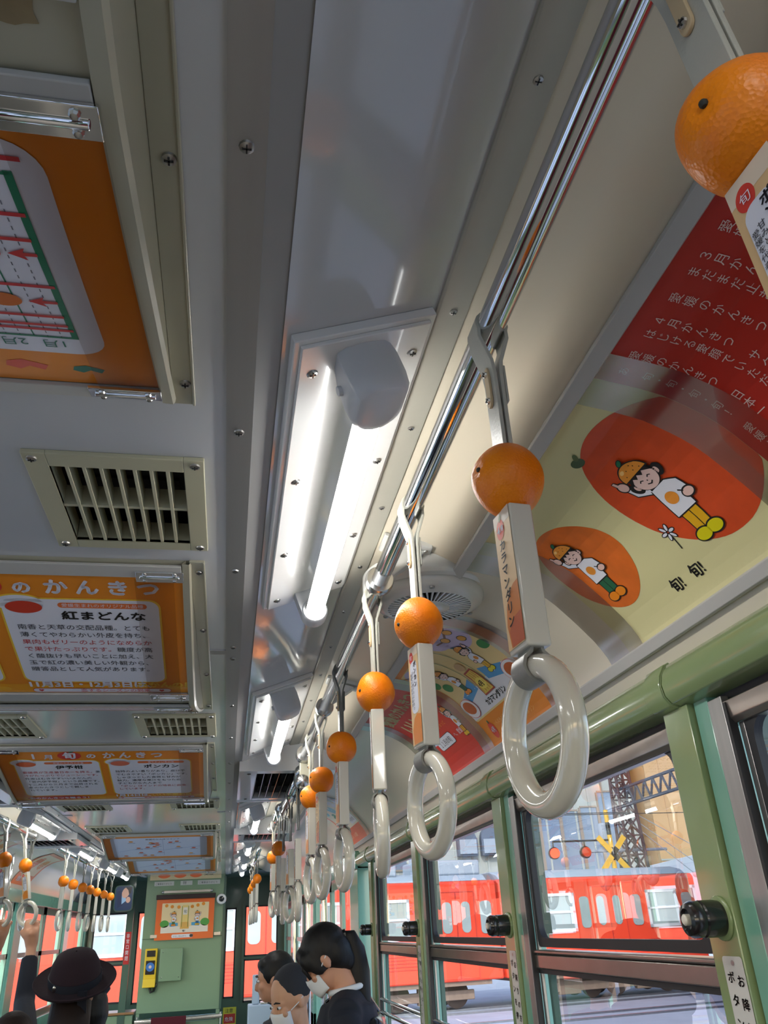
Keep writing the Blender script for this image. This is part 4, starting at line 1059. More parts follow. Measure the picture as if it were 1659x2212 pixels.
# orange sheet with the picture of a drink stall
def stall_sheet(a, name='カラマンダリン'):
    a.rect(0, 0, 51.5, 36.4, (236,138,16), 0)
    a.rrect(4, 8.5, 47, 34, .8, (236,206,140), 1)
    a.ell(9, 30, 5.5, 3.8, (206,186,214), 2); a.ell(40, 29, 6.5, 5, (206,186,214), 2); a.ell(34, 31, 4, 3, (206,186,214), 2)
    for x, y in ((8,29),(11,31),(38,30),(42,27),(43,31)): a.ell(x, y, 1.5, 1.3, BK, 3); a.ell(x, y, 1.3, 1.1, (232,160,40), 3.5)
    a.line([(46,33),(38,30),(34,31)], .6, (120,76,50), 3); a.line([(4,33),(10,29)], .5, (120,76,50), 3)
    for x, y in ((6,24),(44,22),(9,21)): a.ell(x, y, 2.4, 1.6, (60,140,70), 2.5)
    a.poly([(4,9),(47,9),(47,15),(36,17),(25,15.4),(14,17),(4,15)], (228,226,230), 2.2)
    a.poly([(10,16),(21,19),(21,15),(12,13.5)], (70,150,204), 2.6); a.poly([(30,19),(41,16),(40,13),(30,15)], (70,150,204), 2.6)
    child(a, 15.5, 24.5, .62, (40,104,70), (240,140,20)); child(a, 35.5, 24.5, .62, (232,176,20), (226,214,10), True, -1)
    a.poly([(21.8,12.4),(29.2,12.4),(27.8,20.5),(23.2,20.5)], (176,50,30), 9); a.poly([(22.3,12.8),(28.7,12.8),(27.5,20),(23.5,20)], (228,196,70), 9.5)
    for k in range(4): a.line([(22.9+k*1.5,13.2),(23.6+k*1.1,19.8)], .2, (176,50,30), 10)
    a.ell(25.5, 15.6, 2.5, 1.8, (240,216,90), 10.5); a.text('4月', 23.6, 14.8, 2.0, (90,80,40), 11, wt=.08)
    a.ell(25.5, 22.5, 2.0, 1.5, (210,170,120), 9); a.line([(22,12.4),(22,33)], .25, (60,110,60), 8); a.line([(29,12.4),(29,33)], .25, (60,110,60), 8)
    for x in (8, 43): a.ell(x, 12.6, 4.6, 3.2, (214,60,40), 9, -8); a.ell(x, 12.6, 4.45, 3.05, (232,228,228), 9.4, -8); a.ell(x, 12.8, 3.3, 2.1, (196,92,22), 10, -8)
    a.text(name, 25.5, 10.1, 2.1, BK, 6, align='c', wt=.07)
    a.ell(9.5, 4.3, 2.0, 2.5, (224,60,36), 2); a.ell(9.6, 6.9, .35, .6, LG, 3, -15); a.text('4月', 8.2, 3.7, 1.8, WH, 4, wt=.05)
    a.text('くだもの王国愛媛の旬をめしあがれ', 13.5, 5.0, 1.5, (250,200,120), 2); a.text('４月のかんきつ　'+name, 13.5, 2.4, 1.6, (250,206,130), 2)
g = covemap(idf, 3.68, 2.76); a = Art(g, maxe=2); stall_sheet(a)
a.build('side_poster', None, 'orange curved poster of a drink stall with two children, printed 4月 カラマンダリン', 'poster', 'curved posters on the right side')
g = covemap(idf, 4.60, 3.68); a = Art(g, maxe=2)
a.rect(0, 0, 51.5, 36.4, (214,44,24), 0)
cr = (214,196,140)
a.text('愛媛のかんきつ', 6, 26.5, 5.4, cr, 2, wt=.22); a.text('いい、旬！', 9, 19.0, 7.0, cr, 2, wt=.35)
a.text('ぎゅっと', 30, 14.5, 1.9, (240,160,40), 2); a.rrect(18, 8.2, 34, 12.4, 1.2, (60,40,40), 2); a.rrect(18.2, 8.4, 33.8, 12.2, 1.1, WH, 2.6); a.text('１１月の旬', 19.6, 9.3, 2.4, K_, 4); a.text('へ、愛媛へ', 35.5, 9.4, 2.0, WH, 3)
child(a, 45, 16.5, .62, (240,170,30), (240,190,40), True)
a.build('side_poster', None, 'red curved poster with large cream lettering 愛媛のかんきつ', 'poster', 'curved posters on the right side')
g = covemap(idf, 6.35, 5.43) if False else covemap(idf, 8.4, 7.3, 60); a = Art(g, maxe=3)
a.rect(0, 0, 60, 36.4, (236,104,60), 0); a.rrect(3, 9, 57, 34, 1, (232,222,196), 1)
for x, y, c in ((12,26,(90,180,190)),(20,18,(40,130,90)),(30,24,(90,180,190)),(38,18,(232,110,60)),(46,26,(232,226,230)),(15,13,(232,226,230))): a.ell(x, y, 5.5, 4, c, 2)
a.text('旬の楽しみ　いい愛媛', 6, 3.4, 2.6, (250,220,180), 2); a.rrect(38, 10, 54, 15, 1, WH, 3); a.text('４月の旬', 40, 11.2, 2.8, K_, 4)
a.build('side_poster', None, 'small far poster with teal clouds and an orange lower band, past the red poster', 'poster', 'curved posters on the right side')
for y0, y1, l_ in ((2.32,2.10,'clear strip over the far end of the pale poster with children'),(1.37,1.19,'clear strip over the joint between the red verse poster and the pale poster'),
                   (2.86,2.70,'clear strip over the near end of the orange stall poster'),(3.76,3.60,'clear strip over the joint of the orange stall poster and the red lettered poster'),
                   (4.68,4.50,'clear strip over the far end of the red lettered poster'),(7.4,7.22,'clear strip over the near end of the small far poster')):
    clear_holder(idf, y0, y1, l_)
for k, (y0, y1, c, l_) in enumerate(((10.4,9.5,(226,150,130),'pinkish curved poster high on the left side'),(12.9,11.9,(232,120,50),'orange curved poster high on the left side, by the small straps'),(4.6,3.68,(214,44,24),'red curved poster on the left side, outside the photo'),(3.4,2.48,(236,138,16),'orange curved poster on the left side, outside the photo'),(1.9,.98,(214,44,24),'red curved poster on the near left side, outside the photo'),(7.5,6.5,(222,214,158),'pale curved poster high on the left side'))):
    g = covemap(mx, y1, y0); a = Art(g, maxe=3); a.rect(0,0,51.5,36.4,c,0)
    a.rrect(4,9,47,33,1,(236,214,176),1); a.ell(16,21,8,7,(226,110,40),2); a.ell(36,21,7,6,(232,150,40),2); a.text('愛媛のかんきつ', 8, 3, 4.4, WH, 2, wt=.1)
    a.build('side_poster', None, l_, 'poster', 'curved posters on the left side')
# ------------------------------------------------------------ things on the window posts
def buzzer(f, y, z, label):
    t = empty('stop_button', (f(1.245), y, z), label, 'button', 'stop buttons on the window posts')
    sg = -1 if f(1) > 0 else 1
    L = lambda d: f(1.245-d)
    m_ = MB(); m_.lathe([(.052,0),(.052,.006),(.046,.008)] if sg > 0 else [(.052,0),(.052,-.006),(.046,-.008)], (L(0),y,z), axis='x', n=28); m_.build('back_plate', M['green'], t, bevel=.001)
    q = 1 if sg > 0 else -1
    m_ = MB(); m_.lathe([(.041,q*.006),(.043,q*.02),(.043,q*.058),(.040,q*.062),(.0425,q*.066),(.0425,q*.085),(.037,q*.096),(.026,q*.100),(.022,q*.092),(.012,q*.090)], (L(0),y,z), axis='x', n=32)
    m_.build('housing', M['black'], t, smooth=35)
    m_ = MB(); m_.lathe([(.0135,q*.086),(.0135,q*.104),(.010,q*.107)], (L(0),y,z), axis='x', n=20); m_.build('push_button', M['ivory'], t, bevel=.0005)
for p, l_ in ((.35,'black stop button on a post outside the photo, right side'),(2.085,'large black stop button with a pale centre on the nearest window post'),(3.82,'black stop button on the second window post'),(5.74,'black stop button on the third window post'),(7.62,'small black stop button on the farthest window post, above the schoolgirl')):
    buzzer(idf, p-.01, -.02, l_)
for p, l_ in ((7.62,'black stop button on a left window post, below the gripped rings'),(5.74,'black stop button on a left window post outside the photo')): buzzer(mx, p, -.25, l_)
def note(f, y, z, label, big=True):
    t0, t1 = z, z-.56
    def mpn(u, v, o_): return (f(1.2435-o_), y-(u-2.2)/4.4*.088, t1+(t0-t1)*v/31)
    a = Art(mpn, layer=.0006, maxe=8)
    a.rrect(0,0,4.4,31,.5,(214,210,204),0)
    a.ell(2.2,30.2,.35,.35,M['screw'],1); a.ell(2.2,.7,.35,.35,M['screw'],1)
    a.vtext('お降りの方は、', 3.3, 28.6, 1.55, BK, 2, step=1.75, wt=.03); a.vtext('ボタンを押して下さい', 1.3, 29.0, 1.55, BK, 2, step=1.75, wt=.03)
    a.build('notice_plate', None, label, 'sign', 'stop notices on the window posts')
note(idf, 2.068, -.105, 'white notice plate in two vertical columns on the nearest window post'); note(idf, 3.80, -.12, 'white notice plate on the second window post'); note(idf, 5.72, -.12, 'white notice plate on the third window post')

# ------------------------------------------------------------ driver bulkhead
DB = 17.0
m_ = MB(); m_.box(-1.50, -.045, DB, DB+.06, -1.18, ZC+.05); m_.box(-1.50,-1.44,DB,DB+1.2,-2.909,-1.18); m_.box(-.11,-.045,DB,DB+1.2,-2.909,-1.18)
struct('wall_bulkhead', m_, M['bgreen'], bevel=.004)
m_ = MB(); m_.box(-1.50,-.045,DB-.012,DB,-.02,-.012); m_.box(-.06,-.02,DB-.02,DB+.07,-1.18,1.0)
tn[0] += 1; struct('trim_%d' % tn[0], m_, M['dgreen'])
# valance of small sheets along the top of the bulkhead
def flat(x0, y0, z0, w_, h_, cmw, cmh): return lambda u, v, o_: (x0+w_*u/cmw, y0-.004-o_, z0+h_*v/cmh)
a = Art(flat(-1.44, DB-.10, .96, 1.32, .20, 72, 11), layer=.002, maxe=90)
a.rect(0,0,72,11,(206,190,150),0)
for x in (14, 30, 46): a.ell(x,5.5,7,4,(226,110,60),1)
a.text('愛媛', 54, 3.5, 5, K_, 2)
a.build('bulkhead_strip_poster', None, 'narrow strip of orange and cream sheets above the driver bulkhead', 'poster')
for k, (x, w_, l_) in enumerate(((-1.36,.36,'left'),(-.88,.22,'middle'),(-.56,.42,'right'))):
    a = Art(flat(x, DB-.004, .865, w_, .075, 20, 4), layer=.001, maxe=30); a.rect(0,0,20,4,(196,200,196),0); a.text('ご乗車ありがとう' if k != 1 else '禁煙', 1 if k != 1 else 4, 1, 2.1 if k != 1 else 3, K_, 1)
    a.build('small_label', None, 'small white label above the framed bulkhead poster, %s one' % l_, 'label', 'small labels over the bulkhead poster')
t = empty('bulkhead_poster', (-.75, DB-.03, -.05), 'orange poster with a pale picture in a dark topped holder on the bulkhead', 'poster')
mpb = flat(-1.285, DB-.035, -.045, 1.06, .69, 52, 34)
a = Art(mpb, layer=.002, maxe=90)
a.rect(0,0,52,34,(240,112,44),0); a.rrect(5,5.5,47,30,.5,(246,222,170),1)
a.poly([(5,5.5),(47,5.5),(47,10),(40,12),(26,9.5),(12,12),(5,10)], (240,232,216), 2)
a.ell(8,13,4,3,(80,160,70),2); a.ell(44,13.5,4,3.2,(80,160,70),2); a.poly([(12,14),(20,13.5),(20,11),(13,10.6)], (80,170,214), 2.2); a.poly([(32,13.5),(40,14),(39,10.6),(32,11)], (80,170,214), 2.2)
for x,y in ((9,28),(14,27),(20,26.5),(32,26.5),(37,27.5),(42,28.5)): a.ell(x,y,1.5,1.4,(240,150,40),3)
a.poly([(22,8.5),(30,8.5),(28.5,28),(23.5,28)], (244,214,130), 3); a.poly([(22,8.5),(30,8.5),(29.3,14),(22.7,14)], (232,180,90), 3.4); a.line([(23.2,10),(23.2,27)], .4, (80,130,60), 4); a.line([(28.8,10),(28.8,27)], .4, (80,130,60), 4); a.rrect(24,20,28,26,.5,(240,232,216),4); a.text('旬',24.6,21.5,3,K_,5)
child(a, 16, 20, .62, (60,120,70), (240,140,20)); child(a, 37, 20, .62, (40,110,160), (240,190,30), False, -1)
a.text('旬！', 25.5, 6.2, 1.9, K_, 4, align='c', wt=.05); a.rrect(15,1.4,34,4.2,1.2,WH,2); a.text('いい、かんきつ。', 16.5, 2.1, 1.6, K_, 3); a.rrect(31,1.6,34,4.0,1.0,K_,3)
a.build('printed_sheet', t)
m_ = MB(); m_.box(-1.30,-.21,DB-.075,DB,.63,.71); m_.build('top_holder', mat('dark_brown_holder', (.03,.015,.013), .4), t, bevel=.003)
m_ = MB(); m_.box(-1.18,-.30,DB-.05,DB,.735,.775); m_.ball((-1.19,DB-.04,.755),.03,10); m_.ball((-.29,DB-.04,.755),.03,10); m_.build('clamp_bar', M['nickel'], t)
for x in (-1.36,-.21):
    m_ = MB(); m_.box(x,x+.12,DB-.05,DB,-.005,.05); m_.build('corner_clip', M['nickel'], t, bevel=.001)
m_ = MB(); m_.lathe([(.095,0),(.095,-.05),(.085,-.08),(.05,-.09),(.05,-.075)], (-.10,DB,.60), axis='y', n=28, mi=0); o = m_.build('round_camera', M['lampbase'], None, smooth=40); tag(o, 'round camera housing right of the bulkhead poster', 'camera')
m_ = MB(); m_.lathe([(.05,-.074),(.045,-.10),(.02,-.11)], (-.10,DB,.60), axis='y', n=20); k_ = m_.build('lens', M['black'], None); 
k_.parent = o; k_.location = Vector(k_.location)-Vector(o.location)
t = empty('wall_phone', (-1.31, DB-.05, -.45), 'yellow cradle with a blue dial sticker on the bulkhead', 'phone')
ym = mat('yellow_plastic', srgb(232,196,40), .35, coat=.3)
m_ = MB(); m_.box(-1.42,-1.20,DB-.09,DB,-.66,-.17); m_.build('cradle', ym, t, bevel=.008)
m_ = MB(); m_.box(-1.385,-1.235,DB-.10,DB-.085,-.30,-.20); m_.box(-1.39,-1.23,DB-.10,DB-.085,-.58,-.36); m_.build('dark_inset', M['black'], t, bevel=.003)
m_ = MB(); m_.lathe([(.072,-.0),(.072,-.012)], (-1.31,DB-.10,-.46), axis='y', n=24); b_ = m_.build('dial_sticker', ink(60,120,200), t); 
m_ = MB(); m_.lathe([(.026,-.0),(.026,-.004)], (-1.31,DB-.112,-.46), axis='y', n=16); m_.build('dial_centre', ink(232,210,200), b_)
m_ = MB(); m_.prism([(DB-.16,-.78),(DB-.02,-.78),(DB-.02,-.64),(DB-.11,-.64)], -1.42,-1.20, axis='x'); m_.build('lower_cup', ym, t, bevel=.006)
m_ = MB(); m_.tube([(-1.30,DB-.06,-.78),(-1.27,DB-.07,-.86),(-1.22,DB-.06,-.84),(-1.18,DB-.03,-.72)], .022, 10); m_.build('cord', M['black'], t)
t = empty('switch_box', (-.95, DB-.06, -.44), 'flat green metal box on the bulkhead, beside the yellow phone', 'box')
m_ = MB(); m_.box(-1.15,-.75,DB-.13,DB,-.70,-.18); m_.build('casing', M['bgreen'], t, bevel=.006)
for x, z in ((-1.1,-.24),(-.80,-.24),(-1.1,-.64),(-.80,-.64)):
    m_ = MB(); m_.ball((x,DB-.132,z),.010,8); m_.build('screw', M['nickel'], t)
# rail and maroon blind under the bulkhead
t = empty('driver_rail', (-.75, DB-.1, -1.30), 'steel rail with a maroon cloth draped under the driver bulkhead', 'rail')
m_ = MB(); m_.tube([(-1.50,DB-.08,-1.30),(0,DB-.08,-1.28)], .04, 14); m_.build('bar', M['nickel'], t)
m_ = MB(); m_.box(-1.22,-.62,DB-.14,DB-.12,-1.75,-1.24); m_.build('draped_cloth', M['seat'], t, bevel=.005)
for x in (-1.47,-.02):
    m_ = MB(); m_.tube([(x,DB-.08,-2.909),(x,DB-.08,-1.22)], .03, 12); m_.build('upright', M['nickel'], t)
m_ = MB(); m_.box(-1.45,-.06,DB,DB+.05,-2.905,-1.34); tag(m_.build('lower_partition', M['bgreen'], None, bevel=.004), 'green panel below the driver bulkhead rail', 'panel')
m_ = MB(); m_.box(-1.81,-1.69,DB-.02,DB+.06,-2.909,1.05); tn[0] += 1; struct('trim_%d' % tn[0], m_, M['dgreen'])
# ------------------------------------------------------------ front wall with its openings
DF = 19.0
holes = [(-.0,.215,-1.15,.49),(.40,1.085,-.43,.52),(.40,1.085,-1.24,-.475),(-1.79,-1.60,-1.15,.49),(-2.66,-1.955,-.40,.49),(-2.66,-1.955,-1.12,-.44),(-1.45,-.12,-.9,.49)]
m_ = MB(); holed(m_, mx(1.34), 1.34, -2.95, 1.35, DF, holes, axis='y')
for h in holes: 
    m_.box(h[0]-.05, h[0], DF-.03, DF+.05, h[2], h[3]); m_.box(h[1], h[1]+.05, DF-.03, DF+.05, h[2], h[3])
struct('wall_front', m_, M['dgreen'], fix=False)
for h in holes:
    wn[0] += 1; m_ = MB(); m_.add([(h[0],DF+.01,h[2]),(h[1],DF+.01,h[2]),(h[1],DF+.01,h[3]),(h[0],DF+.01,h[3])], [(0,1,2,3)])
    for x0,x1,z0,z1 in ((h[0],h[0]+.025,h[2],h[3]),(h[1]-.025,h[1],h[2],h[3]),(h[0],h[1],h[2],h[2]+.03),(h[0],h[1],h[3]-.03,h[3])): m_.box(x0,x1,DF-.01,DF+.02,z0,z1,1)
    struct('window_%d' % wn[0], m_, [M['glass'],M['rubber']], smooth=0)
m_ = MB()     # front corner pillars, ceiling pieces over the entrance
m_.box(mx(1.36), 1.36, YF, 19.3, ZC+.05, ZC+.12); struct('ceiling_front', m_, M['dgreen'])
def front_side(f, nm):
    # door opening past the last window: pillars, folding leaf frames
    m_ = MB(); m_.box(f(1.22), f(1.34), 8.2, 8.75, -2.909, .62); m_.box(f(1.22), f(1.34), 12.6, 13.0, -2.909, .62); m_.box(f(1.20), f(1.36), 8.2, 19.2, .50, .66); m_.box(f(1.22), f(1.36), 16.4, 16.8, -2.909, .5); m_.box(f(1.22), f(1.36), 18.8, 19.2, -2.909, .5); m_.box(f(1.22), f(1.36), 12.6, 19.2, -2.909, -1.0)
    tn[0] += 1; struct('trim_%d' % tn[0], m_, M['teal'], bevel=.003)
    for k, (y0, y1, z0) in enumerate(((8.80,9.7,-2.85),(9.75,10.65,-2.85),(10.7,11.6,-2.85),(11.65,12.55,-2.85),(13.05,14.6,-1.0),(14.7,16.35,-1.0),(16.85,18.75,-1.0))):
        wn[0] += 1; m_ = MB(); x = 1.27
        e = .07
        for a_, b_, c_, d_ in ((y0,y0+e,z0,.50),(y1-e,y1,z0,.50),(y0,y1,z0,z0+.1),(y0,y1,.40,.50),(y0,y1,-.16,-.10)): m_.box(f(x-.02), f(x+.02), a_, b_, c_, d_, 1)
        m_.add([(f(x),y0+e,z0),(f(x),y1-e,z0),(f(x),y1-e,.45),(f(x),y0+e,.45)], [(0,1,2,3)])
        struct(('door_%d' if k < 4 else 'window_%d') % wn[0], m_, [M['glass'], M['teal'] if k < 4 else M['dgreen']], smooth=0)
both(front_side)
# grab poles by the right door
for (x, y, l_) in ((.98, 8.9, 'upright steel pole by the right doorway, nearer one'), (1.0, 10.9, 'upright steel pole by the right doorway, middle one'), (.98, 12.8, 'upright steel pole by the right doorway, farther one'), (mx(1.0), 10.9, 'upright steel pole by the left doorway')):
    m_ = MB(); m_.tube([(x,y,-2.909),(x,y,.98)], .028, 16); tag(m_.build('grab_pole', M['chrome'], None, smooth=60), l_, 'pole', 'grab poles at the doors')
# mirror with the reflected driver
t = empty('driver_mirror', (-1.86, DB-.3, .66), 'rounded mirror above the driver place, showing a face and blue jacket', 'mirror')
def rr2(x0,x1,z0,z1,r_):
    out = []
    for cx_, cz_, st in ((x1-r_,z1-r_,0),(x0+r_,z1-r_,90),(x0+r_,z0+r_,180),(x1-r_,z0+r_,270)):
        for k in range(7): th = math.radians(st+15*k); out.append((cx_+r_*math.cos(th), cz_+r_*math.sin(th)))
    return out
m_ = MB(); m_.prism(rr2(-2.03,-1.69,.45,.89,.07), DB-.34, DB-.28); m_.build('casing', M['dgreen'], t, bevel=.004)
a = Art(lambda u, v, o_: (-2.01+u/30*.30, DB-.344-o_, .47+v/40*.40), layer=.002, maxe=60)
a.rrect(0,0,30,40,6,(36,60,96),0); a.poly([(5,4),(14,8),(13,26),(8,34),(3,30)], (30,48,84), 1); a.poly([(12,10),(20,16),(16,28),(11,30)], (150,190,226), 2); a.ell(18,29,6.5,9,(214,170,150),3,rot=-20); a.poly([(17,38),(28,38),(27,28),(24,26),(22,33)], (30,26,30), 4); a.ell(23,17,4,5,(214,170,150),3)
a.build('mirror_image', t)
# remaining small things up front
a = Art(flat(-1.80, DB-.02, -.40, .10, .52, 10, 40), layer=.002, maxe=60); a.rect(0,0,10,40,(190,30,34),0); a.vtext('非常口開閉', 5, 37, 6, WH, 1, step=1.15); a.build('red_sign', None, 'narrow red vertical sign left of the yellow phone', 'sign')
a = Art(flat(.02, DF-.06, -1.72, .26, .42, 16, 26), layer=.002, maxe=60); a.rect(0,0,16,26,(214,206,60),0); a.rect(1,9,15,19,(196,50,44),1); a.text('注意', 2.4, 20.5, 5, K_, 2); a.text('危険', 2.4, 11.5, 5, WH, 2); a.text('押すな', 1.5, 3, 4, K_, 2); a.build('warning_sticker', None, 'yellow and red warning sticker low right of the bulkhead', 'sticker')
m_ = MB(); m_.box(mx(-.0)+0, mx(-.0)+.01, 0, .01, 0, .01) if False else None
t = empty('fare_machine', (.75, 15.5, -1.6), 'pale grey fare box near the front right window', 'fare box')
m_ = MB(); m_.box(.42,.95,15.4,15.8,-2.909,-1.05); m_.build('cabinet', M['paleblue'], t, bevel=.01)
m_ = MB(); m_.box(.48,.60,15.45,15.5,-1.05,-.62); m_.build('card_reader', M['paleblue'], t, bevel=.01)
m_ = MB(); m_.box(.62,.90,15.42,15.7,-1.05,-1.02); m_.build('coin_tray', M['nickel'], t, bevel=.004)
t = empty('driver_desk', (-1.75, 17.2, -2.0), 'pale green desk with a wooden edge left of the bulkhead', 'desk')
m_ = MB(); m_.box(-2.05,-1.55,17.0,17.6,-2.909,-1.18); m_.build('body', M['bgreen'], t, bevel=.01)
m_ = MB(); m_.box(-2.08,-1.53,16.97,17.63,-1.18,-1.14); m_.build('wooden_edge', ink(150,110,70), t, bevel=.005)
m_ = MB(); m_.box(-.078,.055,5.0,5.05,.97,1.02) if False else None
# benches along both walls
def bench(f, y0, y1, l_):
    t = empty('bench_seat', (f(.95), (y0+y1)/2, -2.5), l_, 'bench')
    m_ = MB(); m_.box(f(.62), f(1.24), y0, y1, -2.22, -2.09); m_.build('cushion', M['seat'], t, bevel=.02, seg=3)
    m_ = MB(); m_.prism([(f(1.24),-2.09),(f(1.12),-2.09),(f(1.20),-1.35),(f(1.25),-1.35)], y0, y1); m_.build('backrest', M['seat'], t, bevel=.01)
    m_ = MB(); m_.box(f(.68), f(1.24), y0, y1, -2.909, -2.225); m_.build('base', M['bgreen'], t)
bench(idf, YB+.3, 5.6, 'long maroon bench under the right windows'); bench(mx, YB+.3, 5.6, 'long maroon bench under the left windows')

# ------------------------------------------------------------ outside (metres, ground at tram rail level)
GZ = -.87
def outm(name, mb, mats, label=None, cat=None, parent=None, group=None, bevel=0, smooth=35):
    o = mb.build(name, mats, parent, metres=True, bevel=bevel, smooth=smooth, local=parent is not None)
    if label: tag(o, label, cat, group)
    return o
def oempty(name, loc, label, cat, rz=0):
    o = bpy.data.objects.new(name, None); COL.objects.link(o); o.location = loc; o.rotation_euler = (0,0,rz); ORG[o.name] = Vector((0,0,0)); return tag(o, label, cat)
m_ = MB(); m_.add([(-90,-60,GZ),(90,-60,GZ),(90,140,GZ),(-90,140,GZ)], [(0,1,2,3)])
o = outm('ground', m_, mat('asphalt', srgb(150,160,176), .85, noise=(1.2,.18)), smooth=0); tag(o, kind='structure')
# crossing rails
AX = math.atan(.12)
railm = mat('rail_steel', (.35,.36,.38), .3, metal=1, noise=(8,.2))
for k, off in enumerate((-.55, .55, -4.4, -3.3)):
    m_ = MB(); m_.box(-40,40,-.035,.035,0,.05)
    o = outm('railway_rail', m_, railm, ('rail under the train, near side','rail under the train, far side','nearer rail of the empty track','farther rail of the empty track')[k], 'rail'); o.location = (0, 27+off, GZ); o.rotation_euler = (0,0,AX)
redm = mat('train_orange_red', srgb(226,70,42), .4, coat=.2, coatr=.1); redd = mat('train_dark_red', srgb(196,60,46), .4); greym = mat('train_grey', srgb(160,174,190), .5, noise=(3,.08)); whitef = mat('window_frame_white', srgb(214,220,228), .5)
tg = mat('train_window_glass', srgb(150,168,172), .08, coat=.6, noise=(.8,.35)); under = mat('underframe_brown', srgb(126,110,98), .8, noise=(5,.25)); wheelm = mat('wheel_iron', srgb(92,80,74), .6, metal=.4)
def train_car(x0, x1, label, items, roof_units=(), louvres=()):
    t = oempty('train_car', (0,27,0), label, 'train', AX)
    b0, b1 = -.05, 2.83      # body bottom/top (world z)
    def part(name, mb, mats, parent=t, **k): return outm(name, mb, mats, parent=parent, **k)
    m_ = MB(); pr = [(0,b0),(0,b1-.12),(.12,b1),(2.68,b1),(2.8,b1-.12),(2.8,b0)]
    m_.prism(pr, x0, x1, axis='x'); part('body', m_, redm, bevel=.05)
    m_ = MB(); m_.prism([(.10,b1-.01),(.35,b1+.16),(.9,b1+.27),(1.9,b1+.27),(2.45,b1+.16),(2.7,b1-.01)], x0+.1, x1-.25, axis='x'); part('roof', m_, greym, bevel=.03)
    for (a_, b_) in roof_units:
        m_ = MB(); m_.box(a_, b_, .5, 2.3, b1+.2, b1+.66); part('roof_unit', m_, greym, bevel=.06)
    for it in items:
        k, a_, b_ = it[0], it[1], it[2]
        if k == 'win':
            z0, z1 = 1.16, 2.33
            m_ = MB(); 
            for q in ((a_,a_+.09,z0,z1),(b_-.09,b_,z0,z1),(a_,b_,z0,z0+.09),(a_,b_,z1-.09,z1),(a_,b_,1.72,1.78)): m_.box(q[0],q[1],-.05,.01,q[2],q[3])
            fr = part('window', m_, whitef); m_ = MB(); m_.box(a_+.08,b_-.08,-.018,.0,z0+.08,z1-.08); part('pane', m_, tg, parent=fr)
        elif k == 'door':
            z0, z1 = .02, 2.48; m_ = MB(); m_.box(a_,b_,-.02,.0,z0,z1); dr = part('door', m_, redm, bevel=.01)
            m_ = MB(); 
            for q in ((a_-.02,a_+.01,z0,z1),(b_-.01,b_+.02,z0,z1),(a_,b_,z1,z1+.03)): m_.box(q[0],q[1],-.03,.0,q[2],q[3])
            part('door_seam', m_, redd, parent=dr)
            r_ = .14; c0, c1 = a_+.16, b_-.16; m_ = MB()
            out = []
            for cx_, cz_, st in ((c1-r_,2.2-r_,0),(c0+r_,2.2-r_,90),(c0+r_,1.3+r_,180),(c1-r_,1.3+r_,270)):
                for j in range(7): th = math.radians(st+15*j); out.append((cx_+r_*math.cos(th), cz_+r_*math.sin(th)))
            m_.prism(out, -.035, -.01); part('door_glass', m_, tg, parent=dr)
        elif k == 'slit':
            r_ = .12; m_ = MB(); out = []
            for cx_, cz_, st in ((b_-r_,2.2-r_,0),(a_+r_,2.2-r_,90),(a_+r_,1.25+r_,180),(b_-r_,1.25+r_,270)):
                for j in range(7): th = math.radians(st+15*j); out.append((cx_+r_*math.cos(th), cz_+r_*math.sin(th)))
            m_.prism(out, -.03, .0); part('narrow_window', m_, tg)
    for (a_, b_) in louvres:
        m_ = MB()
        for j in range(6): m_.box(a_, b_, -.02, 0, .35+.09*j, .37+.09*j)
        part('louvre_panel', m_, redd)
    m_ = MB(); m_.box(x0+.5, x1-.5, -.012, 0, .98, 1.02) if False else m_.box(x0+.4,x1-.4,.1,2.7,b0-.12,b0)
    part('underframe', m_, under)
    L = x1-x0; rr_ = random.Random(int(x0*7))
    x = x0+4.2
    while x < x1-4.6:
        w_ = rr_.uniform(.8,1.7); m_ = MB(); m_.box(x, x+w_, .15, .7, b0-.7, b0-.1); part('equipment_box', m_, under, bevel=.03); x += w_+rr_.uniform(.2,.6)
    for bx_ in (x0+2.4, x1-2.4):
        m_ = MB(); m_.box(bx_-1.5, bx_+1.5, .42, .55, b0-.52, b0-.25); m_.box(bx_-.4,bx_+.4,.40,.6,b0-.6,b0-.1); bg_ = part('bogie', m_, under, bevel=.02)
        for dx in (-1.0, 1.0):
            for yy in (.75, 2.0):
                m_ = MB(); m_.lathe([(.34,-.02),(.42,-.0),(.40,.08),(.12,.06)], (bx_+dx, yy, GZ+.47), axis='y', n=24); part('wheel', m_, wheelm, parent=bg_)
    return t
train_car(9.0, 16.75, 'orange red train car with one bare roof end, seen through the large right window',
    [('win',10.45,11.75),('slit',11.95,12.3),('door',12.45,13.05),('door',13.07,13.68),('slit',13.95,14.35),('win',14.6,15.85),('slit',16.05,16.45)], (), ((10.6,12.2),(13.9,15.8)))
train_car(-4.5, 8.9, 'orange red train car with grey roof units, seen through the far right windows',
    [('win',-4.0,-2.8),('door',-2.6,-1.95),('door',-1.93,-1.3),('win',-1.0,.3),('door',.5,1.2),('door',1.22,1.9),('win',2.3,3.6),('win',4.5,5.8),('slit',6.0,6.4),('door',6.75,7.4),('door',7.42,8.05),('slit',8.25,8.65)], ((2.5,5.6),(6.4,8.6)), ((-1,.4),(1.3,3.4),(4.4,6.2)))
train_car(-20.0, -4.7, 'orange red train car filling the left windows', [('win',-19,-17.6),('door',-17.2,-16.5),('door',-16.48,-15.8),('win',-15,-13.6),('win',-13.2,-11.8),('door',-11.2,-10.5),('door',-10.48,-9.8),('win',-9.2,-7.9),('door',-7.5,-6.8),('door',-6.78,-6.1),('slit',-5.7,-5.3)], ((-14,-9),), ((-19,-17),(-9,-7.5)))
